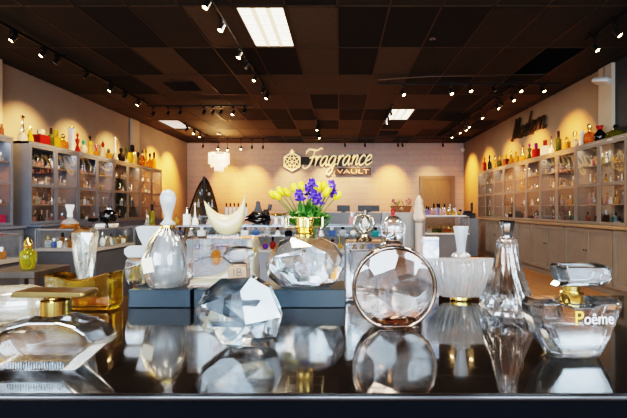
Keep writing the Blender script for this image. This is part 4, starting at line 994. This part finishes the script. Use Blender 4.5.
# ------------------------------------------------------------------ foreground display table
TT = .95
t = thing('display_table', 'black lacquered display table in front carrying the giant bottles', 'table', (0, 1.03, 0))
MB().box(-1.45, 1.45, -.37, .375, TT - .012, TT).build('table_top', 'lacquer_black', t)
m = MB(); m.prism([(-1.451, TT - .008), (1.451, TT - .008), (1.451, TT - .0035), (-1.451, TT - .0035)], -.376, -.3702); m.build('edge_band', 'lacquer_edge', t, bevel=.0015)
MB().box(-1.42, 1.42, -.366, .35, .70, TT - .0125).build('apron', 'apron_black', t)
for sx in (-1.38, 1.38):
    for sy in (-.33, .31): MB().box(sx - .035, sx + .035, sy - .035, sy + .035, 0, .70).build('leg', 'apron_black', t)
def hero(name, label, x, d, z=TT, rz=0.0): return thing(name, label, 'perfume bottle', (PX(x, d), d, z + .0006), rz)

# two risers
o = MB().box(PX(128, 1.228), PX(190.5, 1.228), 1.228, 1.385, TT + .0005, TT + .055).build('riser_box', 'riser_navy', bevel=.002); tag(o, 'low dark navy riser box under the teardrop stopper bottle', 'riser')
o = MB().box(PX(193.5, 1.228), PX(345.5, 1.228), 1.228, 1.385, TT + .0005, TT + .055).build('riser_box', 'riser_navy', bevel=.002); tag(o, 'long dark navy riser box under the moon and oval bottles', 'riser')
RT = TT + .055

# 1 wide bottle with flat bar cap, front left
s = .765 / F
t = hero('perfume_bottle', 'giant clear low bottle with flat gold bar cap, front left of the table', 56, .765)
poly = [(-62, 0), (24, 0), (55, 27), (57, 32), (50, 41), (38, 48), (16, 53.5), (-16, 53.5), (-38, 48), (-58, 38), (-74, 25), (-76, 19)]
MB().slab([(a * s, b * s) for a, b in poly], .075, .024, .84).build('body', 'clear_glass', t, bevel=.003)
m = MB()
for k in range(22): m.box((-32 + k * 2.5) * s, (-32 + k * 2.5 + .7) * s, -.0385, -.0378, 7 * s, (11 + (k * 7) % 3 * 1.0) * s)
m.build('etched_band', 'etch', t)
MB().lathe([(.0225, .1012), (.025, .1022), (.025, .128), (.0225, .1305), (.015, .131), (.013, .1365)], 32).build('collar', 'gold', t, smooth=40)
MB().slab([(-36 * s, .137), (33 * s, .137), (36 * s, .14), (34 * s, .1465), (-33 * s, .1475), (-36 * s, .144)], .05, .006, .97).build('bar_cap', 'bar_gold', t, bevel=.0015)

# 2 lying cream bottle at the left frame edge
t = thing('perfume_bottle', 'cream glass bottle lying on its side at the left table edge', 'perfume bottle', (-.945, 1.03, TT + .0505), .3)
MB().lathe([(.03, -.2), (.046, -.19), (.05, -.17), (.05, .13), (.045, .15), (.02, .155)], 32, axis='x').build('body', 'cream_glass', t, smooth=40)
MB().lathe([(.02, .155), (.034, .157), (.034, .175), (.028, .18)], 20, axis='x').build('cap', 'cream_glass', t, smooth=40)

# 3 amber rectangular bottle with crystal stopper
s = .00300
t = hero('perfume_bottle', 'amber rectangular bottle with tall faceted crystal stopper, left rear of the table', 85, 1.23, rz=-.06)
poly = [(-33, 0), (31, 0), (34, 4), (33.5, 30), (35, 37), (33, 38), (14, 33), (6, 30), (-8, 30), (-20, 33), (-34, 35), (-35, 32), (-34, 4)]
MB().slab([(a * s, b * s) for a, b in poly], .075, .012, .95).build('body', 'amber_glass', t, bevel=.003)
pts = []
for z, wx, wy in ((.082, .022, .016), (.10, .025, .018), (.19, .040, .022), (.228, .042, .022), (.242, .030, .012)):
    for k in range(7): a = 2 * PI * k / 7 + z * 9; pts.append((wx * math.cos(a), wy * math.sin(a), z))
MB().hull(pts).build('crystal_stopper', 'pale_gold_glass', t)

# 4 milky capped bottles behind the teardrop bottle
t = hero('perfume_bottle', 'small clear bottle with milky flat cap, left of the teardrop bottle', 139, 1.33, RT)
MB().slab([(-.026, 0), (.026, 0), (.037, .015), (.040, .05), (.036, .078), (.03, .085), (-.03, .085), (-.037, .076), (-.040, .05), (-.037, .015)], .05, .012, .8).build('body', 'clear_glass_cool', t, smooth=30)
MB().slab([(-.030, .086), (.03, .086), (.042, .1), (.042, .115), (.028, .124), (-.028, .124), (-.042, .115), (-.042, .1)], .05, .012, .85).build('cap', 'frosted', t, smooth=30)
t = hero('perfume_bottle', 'bottle with milky fan shaped stopper, behind the teardrop bottle', 151, 1.362, RT)
MB().slab([(-.022, 0), (.022, 0), (.03, .02), (.028, .08), (.016, .1), (-.016, .1), (-.028, .08), (-.03, .02)], .035, .01, .85).build('body', 'clear_glass', t)
MB().slab([(-.014, .1), (.014, .1), (.036, .14), (.044, .182), (.03, .186), (-.03, .188), (-.05, .182), (-.04, .15)], .022, .006, .9).build('fan_stopper', 'frosted', t, smooth=30)

# 5 teardrop stopper bottle
t = hero('perfume_bottle', 'ribbed clear bottle with frosted teardrop stopper and paper tag', 168, 1.29, RT)
MB().lathe([(.045, 0), (.054, .004), (.068, .04), (.070, .07), (.065, .105), (.050, .145), (.034, .172), (.018, .186), (.017, .19)], 56, lobes=14, amp=.05).build('body', 'clear_glass', t, smooth=50)
MB().lathe([(.026, .012), (.039, .03), (.042, .07), (.037, .11), (.023, .15), (.011, .165)], 28).build('frosted_core', 'frosted_core', t, smooth=60)
MB().lathe([(.020, .182), (.022, .188), (.020, .194)], 24).build('gold_cord', 'gold', t, smooth=60)
MB().lathe([(.022, .194), (.024, .198), (.018, .204), (.0125, .210), (.012, .220), (.016, .238), (.023, .262), (.0255, .28), (.021, .295), (.012, .304), (.003, .307)], 32, sy=.7).build('stopper', 'frosted', t, smooth=60)
m = MB(); m.tube(smoothpath([(-.018, -.012, .186), (-.035, -.045, .15), (-.045, -.068, .1), (-.052, -.073, .08)], 5), .0013, 6); m.tube(smoothpath([(-.015, -.015, .186), (-.03, -.05, .14), (-.045, -.071, .09), (-.056, -.071, .04), (-.06, -.06, .01)], 5), .0011, 6)
m.build('tag_string', 'gold_pale', t)
MB().box(-.018, .018, -.0008, .0008, -.022, .022).build('paper_tag', 'paper', t, loc=(-.030, -.074, .075), rot=(0.0, -.22, -.2))

# 6 square bottle with crescent moon stopper
s = .0032
t = hero('perfume_bottle', 'square clear bottle with an ivory crescent moon stopper', 224, 1.30, RT)
MB().slab([(-.104, 0), (.107, 0), (.107, .15), (.103, .154), (-.1, .154), (-.104, .15)], .09, .004, .99).build('body', 'clear_glass', t, bevel=.002)
inner = [(-.096, .006), (.098, .006), (.098, .146), (.082, .146), (.078, .06), (.03, .055), (-.02, .035), (-.06, .028), (-.096, .022)]
MB().prism(inner, -.03, .03).build('cream_inlay', 'ivory', t, bevel=.002)
MB().ball(.016, (-.02, -.005, .09), 12, 8, sz=1.6).build('amber_vial', SMALL['amber'], t, smooth=60)
m = MB()
for k in range(9): m.hull([(-.045 + k * .0112 + dx, dy, .155 + dz) for dx in (-.005, .005) for dy in (-.012, .012) for dz in (0, .008)] + [(-.045 + k * .0112, 0, .170)])
m.build('faceted_collar', 'clear_glass_cool', t)
outer, innr = [], []
for k in range(17):
    a = PI + PI * .02 + (PI * .96) * k / 16
    outer.append((.006 + .066 * math.cos(a), .232 + .074 * math.sin(a)))
tipL, tipR = (-.064, .272), (.071, .296)
moon = smoothpath([tipL, (-.055, .232), (-.042, .198), (-.022, .170), (.004, .157), (.030, .160), (.052, .180), (.066, .225), tipR], 4)
moon2 = smoothpath([tipR, (.056, .262), (.040, .238), (.018, .226), (-.006, .226), (-.028, .237), (-.050, .257), tipL], 4)
mp = moon[:-1] + moon2[:-1]
cx_ = sum(p[0] for p in mp) / len(mp)
m = MB(); N1 = len(moon) - 1; N2 = len(moon2) - 1
cen = []
for k in range(25):
    f = k / 24; a = moon[min(N1, int(round(f * N1)))]; b = moon2[N2 - min(N2, int(round(f * N2)))]
    cen.append((a, b))
rings = []
for k, (a, b) in enumerate(cen):
    th = max(.0015, .022 * math.sin(PI * k / 24) ** .8); mx, mz = (a[0] + b[0]) / 2, (a[1] + b[1]) / 2; hx_, hz_ = (a[0] - b[0]) / 2, (a[1] - b[1]) / 2
    if abs(hx_) + abs(hz_) < .0008: hx_, hz_ = .0008, 0
    rings.append([(mx + hx_ * math.cos(q), th * math.sin(q), mz + hz_ * math.cos(q)) for q in [2 * PI * j / 14 for j in range(14)]])
m.rings(rings); m.build('moon_stopper', 'ivory', t, smooth=60)

# 7 octagonal faceted bottle in front
s = .00218
t = hero('perfume_bottle', 'octagonal faceted clear bottle with square gold collar, front and centre-left', 239, .89)
def q(*pts): return [((x - 239) * s, (348 - y) * s) for x, y in pts]
ring = q((222, 280), (252, 278.5), (270, 289), (282, 318), (277, 338), (257, 347.5), (230, 348), (203, 328), (196, 311), (207, 292))
fr = q((226, 287), (250, 286), (266, 295), (276, 318), (262, 331), (245, 336), (206, 304), (214, 293))
fr2 = q((236, 342), (226, 341), (207, 326), (202, 313))
pts = [(x, -.012, z) for x, z in ring] + [(x, .022, z) for x, z in ring] + [(x, -.047 + .26 * z + .22 * x, z) for x, z in fr] + [(x, -.054 + .24 * z, z) for x, z in q((243, 291), (250, 322))] + [(x * .8, .05, (z - .075) * .8 + .075) for x, z in fr] + [(x, -.036 + .1 * z, z) for x, z in fr2]
MB().hull(pts).build('body', 'octagon_glass', t)
m = MB(); m.slab(q((229.5, 280), (249, 279), (248.5, 266.5), (229.5, 266.5)), .036, .003, .96); m.build('collar', 'rose_gold', t, bevel=.0012)
m = MB(); e = q((236, 276.5), (236, 269.5)); m.ribbon(e, .0014, -.0192, -.0186)
m.ribbon(smoothpath(q((239, 269.5), (242.5, 270), (242, 272.5), (239.5, 273), (243.5, 273.5), (243, 276), (239, 276.5)), 3), .0014, -.0192, -.0186); m.ribbon(q((239, 276.5), (239, 269.5)), .0014, -.0192, -.0186)
m.build('engraved_emblem', 'sign_dark', t)
cp_ = q((231, 266), (249, 265.5), (256, 256), (254, 250), (240, 247.5), (229, 249), (223, 258))
pts = [(x, y, z) for x, z in cp_ for y in (-.010, .010)] + [(x * .7, y, (z - .2) * .62 + .2) for x, z in cp_ for y in (-.026, .026)]
MB().hull(pts).build('crystal_cap', 'clear_glass', t)

# 8 oval faceted bottle
t = hero('perfume_bottle', 'wide oval faceted clear bottle with ribbed gold neck', 305, 1.285, RT)
s = 1.285 / F
out = [(-24, 0), (24, 0), (34, 6), (39, 18), (38.5, 30), (30, 42), (17, 48), (-12, 49), (-24, 45.5), (-34, 34), (-38.5, 22), (-36, 10)]
frn = [(-14, 4), (12, 3), (26, 10), (30, 22), (24, 35), (8, 41), (-12, 40), (-26, 31), (-29, 18)]
pts = [(x * s, y, z * s) for x, z in out for y in (-.014, .016)] + [(x * s * (.9 + .2 * (k % 2)), -.040 - .011 * ((k * 2) % 3) / 2, z * s) for k, (x, z) in enumerate(frn)] + [(x * s, .046, z * s) for x, z in frn]
MB().hull(pts).build('body', 'clear_glass_cool', t)
MB().lathe([(.02, .022), (.034, .04), (.04, .07), (.034, .098), (.016, .118)], 9).build('facet_core', 'clear_glass', t)
MB().lathe([(.014, .154), (.026, .156), (.026, .165), (.023, .167), (.027, .17), (.023, .174), (.027, .178), (.023, .182), (.027, .186), (.027, .214), (.025, .217)], 48, lobes=12, amp=.05).build('ribbed_neck', 'gold', t, smooth=30)
m = MB()
for y in (-.03, .03): 
    for z in (.188, .217): m.tube([(-.056, y, z), (.056, y, z)], .0013, 6)
for x in (-.056, .056):
    for y in (-.03, .03): m.tube([(x, y, .186), (x, y, .219)], .0016, 6)
    for z in (.188, .217): m.tube([(x, -.03, z), (x, .03, z)], .0013, 6)
m.build('wire_cage', 'gold_pale', t)

# 9 clear jar with twin ring stopper
t = hero('perfume_bottle', 'clear square jar with interlocking twin ring stopper', 364, 1.36, TT)
MB().slab([(-.066, 0), (.066, 0), (.066, .188), (.058, .194), (-.058, .194), (-.066, .188)], .1, .008, .94).build('body', 'clear_glass', t, bevel=.003)
MB().slab([(-.046, .05), (.046, .05), (.05, .165), (-.05, .165)], .05, .01, .9).build('core', 'clear_glass_cool', t)
MB().lathe([(.026, .1945), (.028, .198), (.022, .204), (.012, .212), (.01, .224)], 24).build('collar', 'bronze_ring', t, smooth=50)
m = MB(); n = 28
for cx_, tl, r in ((-.008, .5, .030), (.009, -.5, .026)):
    m.tube([(cx_ + r * math.cos(2 * PI * k / n) * math.cos(tl), r * math.cos(2 * PI * k / n) * math.sin(tl), .250 + r * math.sin(2 * PI * k / n)) for k in range(n)], .0042, 8, closed=True)
m.build('twin_ring_stopper', 'bronze_ring', t, smooth=60)

# 10 round smoky flask
t = hero('perfume_bottle', 'large round smoky flask bottle with clear ball stopper', 393, 1.05)
R = .1035; zc = .1; s = 1.03 / F
def disc(r, y, n=48, zmin=.0):
    return [(r * math.cos(2 * PI * k / n), y, max(zmin, zc + r * math.sin(2 * PI * k / n))) for k in range(n)]
random.seed(8); n = 48
pts = disc(R * .97, -.030) + disc(R, -.018) + disc(R, .018) + disc(R * .97, .030)
for rr_, cnt_, off in ((.86, 9, .2), (.55, 6, .6), (.2, 3, 1.1)):
    for k in range(cnt_):
        a = 2 * PI * (k + random.uniform(-.25, .25)) / cnt_ + off; rr = rr_ * random.uniform(.88, 1.06)
        for sg_ in (-1, 1): pts.append((R * rr * math.cos(a), sg_ * (.030 + .010 * (1 - rr * rr)), max(.004, zc + R * rr * math.sin(a))))
MB().hull(pts).build('body', 'smoke_glass', t)
m = MB()
m.tube([(R * .99 * math.cos(a), -.030, max(.004, zc + R * .99 * math.sin(a))) for a in [2 * PI * k / n for k in range(n)]], .0056, 8, closed=True); m.build('amber_rim', 'amber_rim', t, smooth=60)
random.seed(21)
MB().lathe([(.045, .001), (.05, .006), (.058, .018), (.05, .024)], 32, sy=.45).build('amber_base', 'amber_rim', t, smooth=40)
MB().lathe([(.018, .202), (.025, .205), (.026, .211), (.016, .217), (.014, .221)], 24).build('collar', 'smoke_glass', t, smooth=50)
MB().ball(.0325, (0, 0, .250), 32, 18).build('ball_stopper', 'clear_glass', t, smooth=60)
MB().lathe([(.008, .2825), (.005, .287), (.006, .297), (.002, .3)], 12).build('ruby_tip', SMALL['red'], t, smooth=50)

# 11 floral carton behind
t = thing('carton', 'white carton with blue floral print behind the round smoky flask', 'carton', (PX(430, 1.385), 1.383, TT + .0006), .0)
MB().box(-.026, .026, -.016, .016, 0, .196).build('box', 'print_blue', t, bevel=.001)
MB().box(-.0265, .0265, -.0165, .0165, .196, .203).build('lid', 'white_gloss', t, bevel=.001)

# 12 fan bottle
t = hero('perfume_bottle', 'fan shaped ribbed bottle with frosted flared stopper and gold foot', 461, 1.33)
s = 1.33 / F
hw = lambda z: (12 + 22 * min(1, z / 26) ** .55) if z < 26 else 34 + (z - 26) * .05
rings = []
NT = 170
for z in (4, 6, 9, 13, 18, 24, 31, 37, 40.5, 42):
    W = hw(z) * s * (1 if z < 41 else .97); D = (.020 + .016 * min(1, z / 20)) * (1 if z < 37 else (.75 if z < 41 else .5))
    rings.append([(W * math.copysign(abs(math.cos(a)) ** .8, math.cos(a)), D * math.copysign(abs(math.sin(a)) ** .8, math.sin(a)) * (1 + .16 * math.cos(34 * a)), z * s) for a in [2 * PI * k / NT for k in range(NT)]])
m = MB(); m.rings(rings); m.build('body', 'frosted_clear', t, smooth=25)
MB().lathe([(.034, 0), (.036, .003), (.034, .012), (.026, .0135)], 28, sy=.7).build('gold_foot', 'gold', t, smooth=40)
MB().lathe([(.03, .1415), (.032, .146), (.026, .154), (.018, .157)], 24, sy=.6).build('collar', 'frosted_clear', t, smooth=40)
MB().lathe([(.014, .157), (.013, .165), (.017, .2), (.024, .238), (.023, .243)], 40, lobes=9, amp=.05, sy=.7).build('flared_stopper', 'frosted', t, smooth=50)

# 13 fluted cone decanter
t = hero('perfume_bottle', 'tall fluted cone decanter with polished silver stopper', 507, 1.15)
s = 1.15 / F
ZS = .885
prof = [(16, 0), (17.5, 2), (17, 5), (24, 8), (25.5, 12), (22.5, 22), (17.5, 38), (13.5, 52), (11, 64), (9.5, 74), (8.8, 80), (10, 82), (9, 84), (7.5, 86), (7.3, 87)]
MB().lathe([(a * s, b * s * ZS) for a, b in prof], 72, lobes=12, amp=.075, twist=2.2).build('body', 'clear_glass', t, smooth=40)
MB().lathe([(5.5 * s, 87.2 * s * ZS), (5.5 * s, 90 * s * ZS), (7.5 * s, 104 * s * ZS), (8 * s, 105.5 * s * ZS), (7 * s, 106.5 * s * ZS)], 8).build('stopper', 'silver', t, smooth=20)

# 14 trapezoid bottle with horizontal crystal cap, front right
s = .815 / F
t = hero('perfume_bottle', 'trapezoid clear bottle with white lettering and horizontal crystal cap, front right', 571.5, .832, rz=.06)
def q2(*pts): return [((x - 579) * s, (358 - y) * s) for x, y in pts]
sil = q2((556, 358), (602, 358), (612, 340), (623, 312), (626, 305), (622, 300), (604, 300), (592, 304), (570, 304), (552, 299), (535, 299), (530, 305), (532, 316), (541, 337))
MB().slab(sil, .07, .018, .86).build('body', 'clear_glass', t, bevel=.003)
MB().slab(q2((562, 350), (600, 350), (610, 328), (606, 324), (554, 323), (552, 328)), .034, .008, .9).build('liquid_core', 'clear_glass_cool', t)
mat('gold_ink', (0.80, 0.50, 0.10), 0.4, col2=(0.74, 0.45, 0.08), scale=20)
text_obj('P', 'initial_lettering', 'gold_ink', .0165, .027, t, ((571.5 - 579) * s, -.0362, (358 - 322.5) * s))
text_obj('oême', 'lettering', 'white_gloss', .060, .021, t, ((580.5 - 579) * s, -.0362, (358 - 322) * s))
MB().lathe([(.0215, .1095), (.0222, .1115), (.0222, .129), (.0205, .131), (.0155, .1315), (.0155, .142)], 32).build('collar', 'gold', t, smooth=40)
cap = [(-19.5, 70.5), (30, 71), (36, 75), (39.5, 82), (37, 90), (30, 93), (-18, 93.5), (-20, 90), (-15, 76)]
MB().slab([(a * s, b * s) for a, b in cap], .05, .014, .8).build('crystal_cap', 'clear_glass_cool', t, bevel=.002)

# ------------------------------------------------------------------ light, world, camera
for a, b in ((-5.0, -4.0), (-3.7, -2.7), (-1.9, -.9), (-.4, .6), (1.4, 2.4), (2.9, 3.9)):
    area('window_daylight', ((a + b) / 2, YF - .3, 2.0), (PI / 2, 0, 0), b - a, 1.9, 74, (0.70, 0.86, 1.0))
W = bpy.data.worlds.new('World'); S.world = W; W.use_nodes = True
bg = W.node_tree.nodes['Background']; bg.inputs['Color'].default_value = (0.75, 0.86, 1.0, 1); bg.inputs['Strength'].default_value = 1.6
cam = bpy.data.cameras.new('camera'); co = bpy.data.objects.new('camera', cam); COL.objects.link(co)
co.location = (0, 0, CZ); co.rotation_euler = (PI / 2, 0, 0)
cam.sensor_width = 36; cam.lens = 36 * F / 627; cam.shift_x = -(CX - 313.5) / 627; cam.shift_y = 0.0; cam.clip_start = .02; cam.clip_end = 60
S.camera = co
S.view_settings.view_transform = 'Filmic'; S.view_settings.look = 'Very High Contrast'; S.view_settings.exposure = 0.56
c = S.cycles
c.max_bounces = 18; c.transmission_bounces = 16; c.glossy_bounces = 8; c.diffuse_bounces = 4; c.transparent_max_bounces = 24
c.caustics_reflective = False; c.caustics_refractive = True; c.blur_glossy = 0.5; c.sample_clamp_indirect = 6.0
